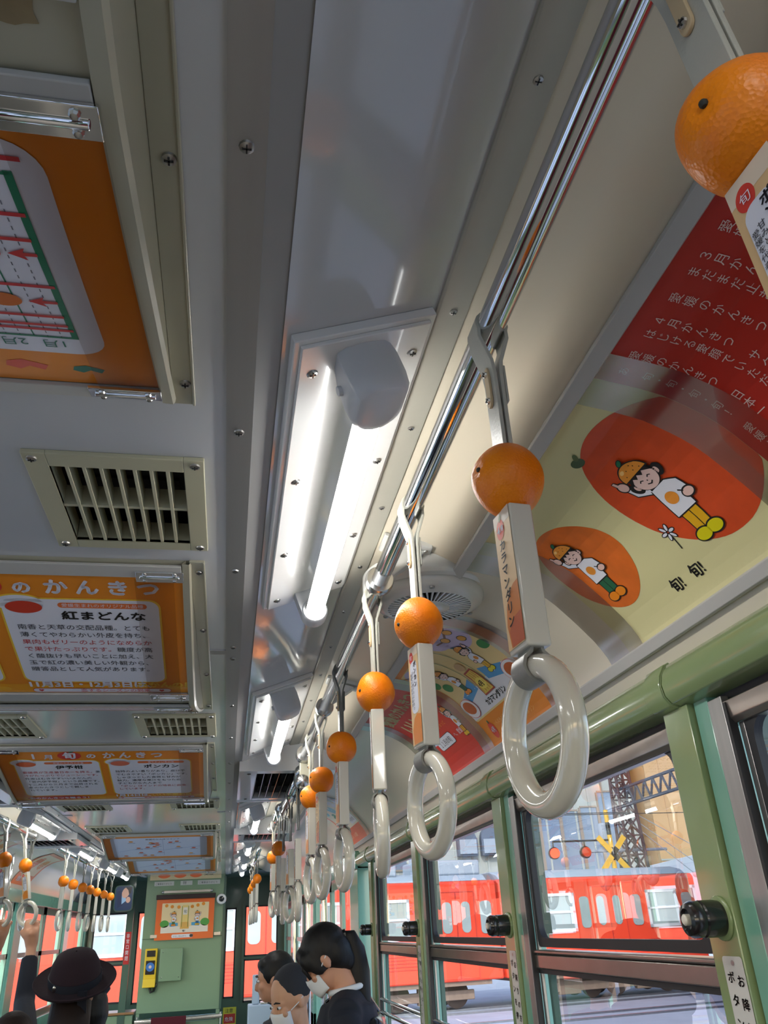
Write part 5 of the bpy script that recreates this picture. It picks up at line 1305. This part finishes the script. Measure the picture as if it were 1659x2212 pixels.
# buildings
bw = mat('ribbed_cream_cladding', srgb(172,180,178), .8, noise=(2,.04)); bo = mat('tan_cladding', srgb(198,162,116), .8, noise=(1.2,.05)); bgl = mat('building_glass', srgb(120,140,168), .15, coat=.5, noise=(.3,.3)); pil = mat('brown_mullion', srgb(150,136,124), .7)
t = oempty('cream_building', (0,50,0), 'ribbed cream building with tall blue windows behind the train', 'building', 0)
m_ = MB(); m_.box(8,25.6,0,16,GZ,26); outm('walls', m_, bw, parent=t)
for k in range(18):
    x = 8.4+k*1.0; m_ = MB(); m_.box(x,x+.12,-.08,.02,GZ,26); outm('rib', m_, pil if k % 3 == 0 else bw, parent=t)
for k, (a_, b_, z0, z1) in enumerate(((17.7,18.9,3.0,6.9),(19.1,20.3,3.0,7.1),(20.5,21.6,3.0,7.5),(21.8,22.9,3.0,7.7),(23.1,24.2,3.0,8.6),(20.2,21.9,11.6,13.4),(22.2,24.4,11.6,13.4),(9.5,11.5,4.5,7))):
    m_ = MB()
    for q in ((a_-.1,a_,z0,z1),(b_,b_+.1,z0,z1),(a_,b_,z1,z1+.1),(a_,b_,z0-.1,z0)): m_.box(q[0],q[1],-.1,.05,q[2],q[3])
    f_ = outm('window', m_, pil, parent=t); m_ = MB(); m_.box(a_,b_,-.05,.0,z0,z1); outm('pane', m_, bgl, parent=f_)
for k, (a_, b_, tri_) in enumerate(((13.5,14.75,1),(15.0,16.3,0))):
    pts = [(a_,5.1),(b_,5.1)]+([(b_,6.0),((a_+b_)/2,7.3),(a_,6.0)] if tri_ else [(b_,6.0)]+[((a_+b_)/2+(b_-a_)/2*math.cos(math.radians(q)), 6.0+.75*math.sin(math.radians(q))) for q in range(15, 180, 15)]+[(a_,6.0)])
    m_ = MB(); m_.prism(pts, -.5, .02); d_ = outm('dormer', m_, mat('slate_dormer_%d' % k, srgb(92,104,124), .6), parent=t)
    m_ = MB(); m_.box(a_+.1,b_-.1,-.6,-.5,5.2,6.0); outm('dormer_window', m_, greym, parent=d_)
for x in (13.8, 16.6):
    m_ = MB(); m_.box(x,x+1.2,-.04,.02,7.4,9.4); outm('yellow_panel', m_, bo, parent=t)
t = oempty('tan_building', (0,49,0), 'plain tan clad building right of the lattice pylon', 'building', 0)
m_ = MB(); m_.box(26.2,38,0,14,GZ,24); outm('walls', m_, bo, parent=t)
for k in range(6):
    m_ = MB(); m_.box(27.2+k*1.7,27.23+k*1.7,-.03,.02,GZ,24); outm('panel_joint', m_, mat('joint_brown', srgb(190,156,118), .8) if k == 0 else bpy.data.materials['joint_brown'], parent=t)
m_ = MB(); m_.box(26.2,38,-.04,.02,4.4,4.5); outm('cornice', m_, bw, parent=t)
m_ = MB(); m_.prism([(24,GZ),(40,GZ),(40,7.0),(36,6.0),(24,4.0)], 46, 47, axis='y'); o = outm('white_wall', m_, mat('white_plaster', srgb(220,228,236), .8), 'low white wall with a sloping top beside the tan building', 'wall')
m_ = MB(); m_.box(-60,7.9,44,60,GZ,9); o = outm('office_block', m_, mat('pale_office', srgb(206,214,214), .8, noise=(.4,.1)), 'long pale office block far behind the train, on the left', 'building')
# brick house at the right edge
brick = bpy.data.materials.new('brown_brick'); brick.use_nodes = True; n_ = brick.node_tree.nodes; l_ = brick.node_tree.links
bt = n_.new('ShaderNodeTexBrick'); bt.inputs['Color1'].default_value = (*srgb(176,128,114),1); bt.inputs['Color2'].default_value = (*srgb(160,112,100),1); bt.inputs['Mortar'].default_value = (*srgb(120,96,90),1); bt.inputs['Scale'].default_value = 1.0; bt.inputs['Brick Width'].default_value = 1.2; bt.inputs['Row Height'].default_value = .55
tcn = n_.new('ShaderNodeTexCoord'); mpn_ = n_.new('ShaderNodeMapping'); mpn_.inputs['Rotation'].default_value = (math.radians(90),0,0); l_.new(tcn.outputs['Object'], mpn_.inputs[0]); l_.new(mpn_.outputs[0], bt.inputs[0]); l_.new(bt.outputs[0], n_['Principled BSDF'].inputs[0]); n_['Principled BSDF'].inputs['Roughness'].default_value = .8
t = oempty('brick_building', (0,18,0), 'brown brick building at the right edge of the photo', 'building', 0)
m_ = MB(); m_.box(13.3,32,0,4.4,GZ,22); outm('walls', m_, brick, parent=t)
for x, z in ((14.2,6.6),(17,6.6),(14.2,9.5),(17,9.5),(14.2,3.7)):
    m_ = MB(); m_.box(x,x+1.2,-.06,.02,z,z+1.5); f_ = outm('window', m_, whitef, parent=t); m_ = MB(); m_.box(x+.1,x+1.1,-.08,-.05,z+.1,z+1.4); outm('pane', m_, bgl, parent=f_)
# lattice pylon with truss beam
rust = mat('rusty_lattice_steel', srgb(104,78,78), .8, noise=(3,.3)); grl = mat('grey_truss_steel', srgb(96,98,106), .7)
def bar(m_, a_, b_, r_=.05): m_.tube([a_, b_], r_, 6)
t = oempty('lattice_pylon', (17.9,36,GZ), 'rusty lattice pylon carrying a truss beam, beyond the train', 'pylon', 0)
m_ = MB(); hgt = 8.6
for sx_ in (-1, 1):
    for sy_ in (-1, 1): bar(m_, (sx_*.55, sy_*.55, 0), (sx_*.32, sy_*.32, hgt), .07)
z = 0
while z < hgt-.5:
    for s1 in (-1, 1):
        w0 = .55-.23*z/hgt; w1 = .55-.23*(z+.8)/hgt
        bar(m_, (-w0, s1*w0, z), (w1, s1*w1, z+.8), .04); bar(m_, (w0, s1*w0, z), (-w1, s1*w1, z+.8), .04); bar(m_, (s1*w0, -w0, z), (s1*w1, w1, z+.8), .04); bar(m_, (-w0, s1*w0, z), (w0, s1*w0, z), .04)
    z += .8
outm('mast', m_, rust, parent=t)
m_ = MB(); zz = 6.9
for i in range(12):
    x = .3+i*.8
    bar(m_, (0,-x,zz), (0,-x-.4,zz+.75), .05); bar(m_, (0,-x-.4,zz+.75), (0,-x-.8,zz), .05); 
bar(m_, (0,.6,zz), (0,-10,zz), .07); bar(m_, (0,.6,zz+.75), (0,-10,zz+.75), .07); outm('truss_beam', m_, grl, parent=t)
m_ = MB(); m_.lathe([(.2,0),(.24,.1),(.24,.95),(.2,1.05)], (-1.3,-.2,5.1), n=16); bar(m_, (-2.6,-.2,5.0), (1.6,-.2,5.0), .06); bar(m_, (-2.5,-.2,5.0), (-2.5,-.2,5.5), .05); outm('transformer', m_, greym, parent=t)
for zq in (5.4, 6.4):
    pass
for k, (dx, dz) in enumerate(((3.1,4.9),(3.1,4.1),(2.6,3.9))):
    m_ = MB(); m_.ball((dx,-.5,dz), .13, 10); bar(m_, (.2,-.3,6.6-.3*k), (dx,-.5,dz), .018); outm('insulator', m_, whitef, parent=t)
# level crossing signal
yl = ink(232,186,40); 
t = oempty('crossing_signal', (16.0,34,GZ), 'yellow and black level crossing signal post with crossed boards', 'signal', 0)
m_ = MB()
for k in range(13): m_.lathe([(.10,k*.5),(.10,k*.5+.5)], (0,0,0), n=12, mi=k % 2)
outm('post', m_, [yl, M['black']], parent=t)
for s1 in (-1, 1):
    m_ = MB()
    for j in range(6): m_.box(-.9+.3*j, -.6+.3*j, -.13, -.08, -.11, .11, mi=j % 2 if j in (2,3) else 0)
    m_.xf(Matrix.Translation((0,0,4.75)) @ Matrix.Rotation(s1*math.radians(48), 4, 'Y')); outm('crossed_board', m_, [yl, M['black']], parent=t)
for x in (-2.9, -.9): pass
m_ = MB(); bar(m_, (-2.6,0,5.3), (0,0,5.3), .04); bar(m_, (-2.6,0,5.3), (-2.6,0,5.0), .03); bar(m_, (-1.2,0,5.3), (-1.2,0,5.0), .03); outm('cross_arm', m_, M['black'], parent=t)
for x, mt_, nm in ((-2.6, M['redlamp'], 'red lamp, lit'), (-1.2, mat('red_lens', srgb(200,70,50), .3), 'red lamp, unlit')):
    m_ = MB(); m_.lathe([(.19,0),(.19,-.12),(.10,-.14)], (x,-.05,4.85), axis='y', n=20); o = outm('lamp', m_, mt_, parent=t)
    m_ = MB(); m_.lathe([(.24,.12),(.24,.0),(.20,0)], (x,-.05,4.85), axis='y', n=20); outm('lamp_hood', m_, M['black'], parent=o)
# overhead wires
for k, (y, z, x0, x1) in enumerate(((30,5.2,-30,24),(31,5.4,-30,16.5))):
    m_ = MB(); m_.tube([(x0,y,z),(x1,y+2,z)], .016, 6); outm('overhead_wire', m_, M['black'], ('lower','upper')[k]+' black overhead wire above the train', 'wire')
# ------------------------------------------------------------ people (metres)
def fuse(name, parts, mat_, parent, voxel=.007, smooth_it=4):
    "one continuous surface from overlapping tapered limbs and masses"
    m_ = MB()
    for p in parts:
        if p[0] == 't': m_.tube(p[1], p[2], 16, sx=p[3] if len(p) > 3 else 1.0, up=p[4] if len(p) > 4 else None)
        elif p[0] == 'b':
            st = len(m_.v); m_.ball((0,0,0), p[2], 18)
            Mx = Matrix.Translation(p[1]) @ (p[3] if len(p) > 3 else Matrix.Identity(4)); m_.xf(Mx, st)
    o = m_.build(name, mat_, parent, local=True, metres=True, smooth=180)
    rm = o.modifiers.new('fuse', 'REMESH'); rm.mode = 'VOXEL'; rm.voxel_size = voxel; rm.use_smooth_shade = True
    sm = o.modifiers.new('soften', 'SMOOTH'); sm.factor = .6; sm.iterations = smooth_it
    dg = bpy.context.evaluated_depsgraph_get(); me = bpy.data.meshes.new_from_object(o.evaluated_get(dg))
    old = o.data; o.modifiers.clear(); o.data = me; me.name = name; bpy.data.meshes.remove(old)
    me.polygons.foreach_set('use_smooth', [True]*len(me.polygons))
    return o
def hand_parts(wrist, palm, side, curl, spread, out, r=.0085):
    "palm centre, side = across the knuckles, out = finger direction, curl = direction the fingers bend"
    P = []
    wrist, palm, side, out, curl = map(Vector, (wrist, palm, side, out, curl)); side.normalize(); out.normalize(); curl.normalize()
    P.append(('t', [wrist, (wrist+palm)/2, palm+out*.02], [.024, .028, .030], 1.25, side))
    P.append(('b', palm, (.034,.034,.022)))
    for i, (k, L) in enumerate(((-1.5,.9),(-.5,1.0),(.5,.96),(1.5,.78))):
        b = palm+side*(k*.020)+out*.025
        p1 = b+out*(.030*L)+curl*.008; p2 = p1+(out*.35+curl).normalized()*(.028*L); p3 = p2+(curl-out*.8).normalized()*(.024*L)
        P.append(('t', [b-out*.02, b, p1, p2, p3], [r*1.15, r*1.15, r*1.05, r*.95, r*.8]))
    b = palm-side*.036-out*.012
    p1 = b+(out*.5-side*.4+curl*.3).normalized()*.034; p2 = p1+(out*.3+curl+side*.6).normalized()*.03
    P.append(('t', [palm-out*.01, b, p1, p2], [r*1.5, r*1.35, r*1.15, r*.9]))
    return P
def person(label, head, yaw, pitch, hair, hairstyle, top, skin='skin', group=None, arms=None, sc=1.0, lean=0.0, voxel=.0075, nk=.155):
    """head = centre of the skull; yaw: facing direction (0 = +Y, 90 = -X); pitch down in degrees"""
    hx, hy, hz = head
    t = bpy.data.objects.new('person', None); COL.objects.link(t); t.location = (hx, hy, 0); t.rotation_euler = (0, 0, math.radians(yaw))
    ORG[t.name] = Vector((0,0,0)); tag(t, label, 'person', group)
    Hm = Matrix.Translation((0, 0, hz)) @ Matrix.Rotation(-math.radians(pitch), 4, 'X')
    Hs = lambda p: Hm @ (Vector(p)*sc)
    rot = Matrix.Rotation(-math.radians(pitch), 4, 'X')
    inv = (Matrix.Translation((hx, hy, 0)) @ Matrix.Rotation(math.radians(yaw), 4, 'Z')).inverted()
    nb = Vector((0, -.045-lean, hz-nk*sc))          # base of the neck
    sh = nb+Vector((0, -.01, -.055*sc)); w_ = .165*sc
    hip = Vector((0, -.03-lean*.4, hz*.535)); hw_ = .085
    def B(p, r_): return ('b', Hs(p), tuple(q*sc for q in r_), rot)
    P = [B((0,-.012,.022), (.074,.094,.094)), B((0,.020,-.045), (.056,.066,.064)), B((0,.048,-.082), (.030,.028,.022)), B((0,.062,.010), (.050,.024,.018)),
         B((0,.086,-.022), (.0125,.017,.024)), B((0,.096,-.036), (.014,.012,.010)), B((0,.076,-.062), (.022,.012,.008)),
         B((.036,.066,-.028), (.022,.016,.020)), B((-.036,.066,-.028), (.022,.016,.020)),
         B((.075,-.006,-.012), (.010,.018,.030)), B((-.075,-.006,-.012), (.010,.018,.030)),
         ('t', [Hs((0,-.02,-.02)), nb+Vector((0,0,.03)), nb, sh], [.052*sc, .050*sc, .062*sc, .08*sc])]
    body = [('t', [sh+Vector((0,0,.02)), sh+Vector((0,0,-.06)), (sh+hip)/2+Vector((0,.01,0)), hip+Vector((0,0,.04)), hip+Vector((0,0,-.06))], [.09*sc, .112*sc, .098*sc, .105*sc, .10*sc], 1.45, (1,0,0)),
            ('t', [sh-Vector((w_,0,.015)), sh+Vector((0,0,.012)), sh+Vector((w_,0,-.015))], [.050*sc, .062*sc, .050*sc])]
    P += body
    J = [('t', [q for q in body[0][1]], [r_+.016 for r_ in body[0][2]], 1.45, (1,0,0)), ('t', body[1][1], [r_+.014 for r_ in body[1][2]]),
         ('t', [hip+Vector((0,0,.06)), hip+Vector((0,0,-.12))], [.122*sc, .128*sc], 1.4, (1,0,0))]
    if arms is None: arms = {}
    for s_ in (-1, 1):
        S0 = sh+Vector((s_*w_, 0, -.02)); tg_ = arms.get(s_)
        if tg_ is None:
            E = S0+Vector((s_*.03, -.02, -.27*sc)); Wd = E+Vector((s_*-.01, .07, -.23*sc)); palm = Wd+Vector((0,.01,-.06)); out = (0,.1,-1); curl = (-s_*.6,.6,0); side = (0,1,-.0)
        else:
            Wd = inv @ Vector(tg_['wrist']); palm = inv @ Vector(tg_['palm']); R3 = inv.to_3x3()
            out = R3 @ Vector(tg_['out']); curl = R3 @ Vector(tg_['curl']); side = R3 @ Vector(tg_['side']); E = inv @ Vector(tg_['elbow'])
        P += [('t', [S0, (S0+E)/2, E, (E*.7+Wd*.3), Wd], [.046*sc, .040*sc, .036*sc, .036*sc, .024*sc])]
        P += hand_parts(Wd, palm, side, curl, 0, out)
        cut = E+(Wd-E)*(tg_.get('cuff', .72) if tg_ else .9)
        J += [('t', [S0+Vector((-s_*.03,0,0)), S0, (S0+E)/2, E, (E+cut)/2, cut], [.055*sc, .062*sc, .054*sc, .049*sc, .045*sc, .040*sc])]
        if tg_ and tg_.get('shirt'):
            c1 = E+(Wd-E)*min(1.0, tg_['cuff']+.22); m_ = MB(); m_.tube([cut-(Wd-E)*.05, c1], [.036, .034], 20)
            m_.build('shirt_cuff', M['shirt'], t, local=True, metres=True)
        Lh = hip+Vector((s_*hw_, 0, -.02)); K = Vector((s_*.095, .02, hz*.30)); An = Vector((s_*.10, -.03, .09))
        P += [('t', [Lh, (Lh+K)/2, K, (K*.6+An*.4), An], [.088*sc, .075*sc, .055*sc, .054*sc, .036*sc]), ('t', [An+Vector((0,-.02,-.045)), An+Vector((0,.06,-.052)), An+Vector((0,.14,-.062))], [.036, .036, .026], 1.2, (1,0,0))]
    b_ = fuse('body', P, M[skin], t, voxel)
    if top == 'blazer' or top == 'coat':
        fuse('jacket', J, M['navy'], t, .010)
        m_ = MB()
        if top == 'blazer':
            m_.tube([nb+Vector((.062*math.cos(2*PI*k/20), .064*math.sin(2*PI*k/20)-.004, .012+.012*math.sin(2*PI*k/20)*-1)) for k in range(20)], .011, 8, closed=True)
            m_.build('white_collar', M['shirt'], t, local=True, metres=True, smooth=180)
    L_ = []
    for s_ in (-1, 1):
        Lh = hip+Vector((s_*hw_, 0, -.02)); K = Vector((s_*.095, .02, hz*.30)); An = Vector((s_*.10, -.03, .11))
        L_.append(('t', [hip+Vector((s_*.04,0,.04)), Lh, (Lh+K)/2, K, An], [.10*sc, .10*sc, .088*sc, .07*sc, .058*sc]))
    fuse('trousers', L_, M['navy'], t, .012)
    for s_ in (-1, 1):
        m_ = MB(); An = Vector((s_*.10, -.03, .045)); st = 0
        m_.ball((An.x, An.y+.045, .044), (.047,.145,.044), 14)
        for i, p in enumerate(m_.v): p.z = max(p.z, .0)
        m_.build('shoe', M['black'], t, local=True, metres=True, smooth=60)
    # eyes
    for s_ in (-1, 1):
        m_ = MB(); st = 0; m_.ball((0,0,0), (.012,.008,.006), 12); m_.xf(Matrix.Translation(Hs((s_*.030,.079,.000))) @ rot); m_.build('eye', M['shirt'], t, local=True, metres=True)
        m_ = MB(); m_.ball((0,0,0), (.0052,.004,.0056), 10); m_.xf(Matrix.Translation(Hs((s_*.030,.0855,.000))) @ rot); m_.build('iris', M['black'], t, local=True, metres=True)
        m_ = MB(); m_.tube([Hs((s_*.014,.088,.020)), Hs((s_*.030,.089,.025)), Hs((s_*.048,.078,.019))], [.003,.0038,.002], 8); m_.build('eyebrow', M[hair], t, local=True, metres=True)
    # hair
    HP = []
    if hairstyle != 'bald':
        HP += [B((0,-.022,.030), (.083,.099,.098)), B((0,-.052,-.006), (.078,.070,.085)), B((0,-.066,-.052), (.056,.046,.050))]
        if hairstyle in ('pony', 'long'): HP += [B((.062,.030,.012), (.018,.034,.052)), B((-.062,.030,.012), (.018,.034,.052)), B((0,.058,.062), (.056,.034,.034)), B((.050,.058,.035), (.024,.026,.04)), B((-.050,.058,.035), (.024,.026,.04))]
        if hairstyle == 'short': HP += [B((0,.040,.070), (.060,.040,.034)), B((.066,.000,.02), (.014,.026,.034)), B((-.066,.0,.02), (.014,.026,.034))]
        if hairstyle == 'fringe': HP += [B((0,-.072,-.020), (.066,.045,.066))]
        hr = fuse('hair', HP, M[hair], t, .006, 6)
        if hairstyle in ('pony',):
            m_ = MB(); a0 = Hs((.0,-.110,.030)); a0 = Hs((0,-.100,.020)); q = [a0, a0+Vector((0,-.034,-.004)), a0+Vector((0,-.056,-.05)), a0+Vector((0,-.070,-.13)), a0+Vector((0,-.078,-.23)), a0+Vector((.01,-.078,-.36))]
            m_.tube(q, [.020,.032,.040,.043,.036,.008], 18, sx=.75, up=(1,0,0)); m_.build('ponytail', M[hair], t, local=True, metres=True, smooth=180)
            m_ = MB(); m_.tube([a0+Vector((0,-.006,0)), a0+Vector((0,-.022,.004))], [.024,.024], 14); m_.build('hair_tie', M['black'], t, local=True, metres=True)
            for k, (x, dx) in enumerate(((.064,.002),(.050,.0),(-.050,.0),(.02,0))):
                m_ = MB(); m_.tube([Hs((x*.9,.060,.060)), Hs((x,.082,.020)), Hs((x+dx,.080,-.02)), Hs((x*.9,.085,-.05 if abs(x) > .06 else -.02))], [.010,.009,.006,.002], 8); m_.build('loose_lock', M[hair], t, local=True, metres=True, smooth=180)
        if hairstyle == 'long':
            m_ = MB(); a0 = Hs((0,-.055,-.02)); m_.tube([a0, a0+Vector((0,-.03,-.10)), a0+Vector((0,-.04,-.22)), a0+Vector((0,-.03,-.34))], [.075,.080,.075,.05], 20, sx=1.15, up=(1,0,0)); m_.build('long_hair', M[hair], t, local=True, metres=True, smooth=180)
    return t, Hs, Hm, rot, nb, sh, w_
RING = lambda X, Y: Vector((X*H, Y*H, CZ+.122*H))
# girl in the felt hat, back to the camera, left arm raised
rb = RING(mx(.447)+.165, 8.85)+Vector((0,0,.008))
arm = dict(wrist=rb+Vector((.035,-.015,-.085)), palm=rb+Vector((.028,-.020,-.028)), out=(-.15,.15,1), curl=(-.1,1,.15), side=(1,.25,0), elbow=rb+Vector((.06,-.12,-.33)), cuff=.80)
t, Hs, Hm, rot, nb, sh, w_ = person('person seen from behind in a dark felt hat and black blazer, gripping a ring overhead', (-.665, 4.38, 1.395), 0, -14, 'hairbrown', 'long', 'blazer', arms={-1: arm}, nk=.135)
m_ = MB(); m_.lathe([(.004,.135),(.05,.130),(.085,.112),(.104,.075),(.112,.03),(.114,.0),(.122,-.006),(.150,-.012),(.172,-.002),(.180,.010),(.177,.014),(.150,-.004),(.118,.004),(.104,.0)], (0,0,0), n=48, caps=False)
Hh = Matrix.Translation(Hs((0,-.01,.050))) @ Matrix.Rotation(math.radians(25), 4, 'X'); m_.xf(Hh); hat = m_.build('felt_hat', M['felt'], t, local=True, metres=True, smooth=60)
m_ = MB(); m_.lathe([(.1145,.002),(.1165,.004),(.1150,.036),(.1125,.036)], (0,0,0), n=48, caps=False); m_.xf(Hh); m_.build('hat_ribbon', M['ribbon'], hat, local=True, metres=True)
m_ = MB(); m_.ball((-.070,-.094,.018), (.010,.006,.016), 10); m_.xf(Hh); m_.build('hat_badge', M['nickel'], hat, local=True, metres=True)
m_ = MB(); m_.box(.035,.075,-.128,-.122,-.20,.02); m_.xf(Hh); m_.build('ribbon_tail', M['ribbon'], hat, local=True, metres=True)
# student beside her, peaked cap and ear
t, Hs, Hm, rot, nb, sh, w_ = person('person in a dark school cap with a gold badge, mostly hidden behind the felt hat', (-.690, 5.0, 1.275), 55, 5, 'hair', 'short', 'coat')
m_ = MB(); m_.lathe([(.01,.075),(.07,.072),(.105,.055),(.108,.035),(.088,.012),(.086,-.02),(.07,-.02)], (0,0,0), n=36, caps=False); cm = Matrix.Translation(Hs((0,-.01,.055))) @ rot; m_.xf(cm); cap = m_.build('school_cap', M['navy'], t, local=True, metres=True, smooth=50)
m_ = MB(); m_.ball((-.084,.01,.0), (.006,.010,.012), 8); m_.xf(cm); m_.build('cap_badge', M['gold'], cap, local=True, metres=True)
# head of a child low at the left
person('person of whom only brown hair shows at the bottom left corner', (-.80, 3.86, 1.245), 8, 5, 'hairbrown', 'fringe', 'coat')
# arm with the white cuff at the left edge
rb = RING(mx(.447)+.107, 8.11)+Vector((0,0,.004))
arm = dict(wrist=rb+Vector((-.012,-.010,-.090)), palm=rb+Vector((-.002,-.016,-.030)), out=(.1,.1,1), curl=(.1,1,.15), side=(1,.2,0), elbow=rb+Vector((-.05,-.14,-.35)), cuff=.60, shirt=True)
person('person at the left edge, only a raised hand with a white cuff in the photo', (-1.20, 4.12, 1.56), -10, 0, 'hair', 'short', 'blazer', arms={1: arm})
# schoolgirl with the ponytail
t, Hs, Hm, rot, nb, sh, w_ = person('person with a black ponytail and navy blazer looking down, white earbud in the ear', (.395, 3.60, 1.495), 78, 38, 'hair', 'pony', 'blazer', lean=.035, voxel=.006, nk=.118)
m_ = MB(); m_.ball(Hs((.086,.004,-.018)), (.009,.010,.010), 10); m_.tube([Hs((.088,.006,-.02)), Hs((.087,.012,-.045))], .004, 8); m_.build('earbud', M['shirt'], t, local=True, metres=True)
def face_mask(t, Hs, rot, Hm, sc=1.0):
    m_ = MB(); n = 11; rows = 7; vs = []
    for j in range(rows):
        v = j/(rows-1); z = -.012-.088*v
        for i in range(n):
            a_ = math.radians(-78+156*i/(n-1)); bul = .010*math.sin(PI*v)*math.cos(a_)
            pl_ = .0015*(j % 2)
            vs.append(Hs(((.057-.010*v)*math.sin(a_), .030+(.074+bul+pl_-.016*v)*math.cos(a_), z+.014*abs(math.sin(a_))*(1-v)*-1+.010*abs(math.sin(a_))*v)))
    m_.add(vs, [(j*n+i, j*n+i+1, (j+1)*n+i+1, (j+1)*n+i) for j in range(rows-1) for i in range(n-1)])
    mk = m_.build('face_mask', M['mask'], t, local=True, metres=True, smooth=180)
    so_ = mk.modifiers.new('thick', 'SOLIDIFY'); so_.thickness = .002
    for s_ in (-1, 1):
        m_ = MB(); m_.tube([Hs((s_*.057,.042,-.026)), Hs((s_*.078,.010,-.010)), Hs((s_*.083,-.018,.004))], .0022, 6); m_.build('ear_loop', M['mask'], mk, local=True, metres=True)
face_mask(t, Hs, rot, Hm)
# backpack strap with clip and card
m_ = MB(); s0 = sh+Vector((.10,-.06,.065)); q = [sh+Vector((.10,-.115,-.02)), sh+Vector((.10,-.06,.055)), sh+Vector((.10,.02,.068)), sh+Vector((.105,.095,.02)), sh+Vector((.11,.135,-.08)), sh+Vector((.11,.14,-.22))]
m_.tube(q, .007, 10, sx=3.6, up=(1,0,0)); bp_ = m_.build('backpack_strap', M['black'], t, local=True, metres=True, smooth=60)
m_ = MB(); m_.box(sh.x+.082, sh.x+.138, sh.y+.128, sh.y+.150, sh.z-.15, sh.z-.11); m_.build('buckle', M['black'], bp_, local=True, metres=True, bevel=.003)
m_ = MB(); m_.tube([sh+Vector((.15,.03,.045)), sh+Vector((.155,.05,.02)), sh+Vector((.16,.07,-.04)), sh+Vector((.16,.085,-.10))], .004, 8); m_.build('strap_chain', M['nickel'], bp_, local=True, metres=True)
m_ = MB(); m_.ball(sh+Vector((.150,.025,.050)), (.010,.010,.014), 10); m_.build('clip', M['gold'], bp_, local=True, metres=True)
m_ = MB(); m_.box(sh.x+.158, sh.x+.162, sh.y+.045, sh.y+.125, sh.z-.22, sh.z-.11); m_.build('card_case', M['paleblue'], bp_, local=True, metres=True, bevel=.002)
m_ = MB(); m_.box(-.13,.13,-.235,-.145,nb.z-.50,nb.z-.08); m_.build('backpack', M['black'], t, local=True, metres=True, bevel=.04, seg=4)
# older person with the mask
t, Hs, Hm, rot, nb, sh, w_ = person('older person with a white face mask and a dark knitted cap, partly behind the ponytail', (.295, 4.12, 1.335), 118, 22, 'hair', 'bald', 'coat', skin='skin2', voxel=.006)
m_ = MB(); m_.ball((0,-.030,.045), (.085,.092,.085), 24); m_.xf(Hm); m_.build('knitted_cap', mat('charcoal_knit', srgb(52,54,60), .95, bump=(160,.5,.002)), t, local=True, metres=True, smooth=180)
face_mask(t, Hs, rot, Hm)
person('person with short black hair facing left, beyond the masked older person', (.262, 4.85, 1.385), 84, 8, 'hair', 'short', 'coat')
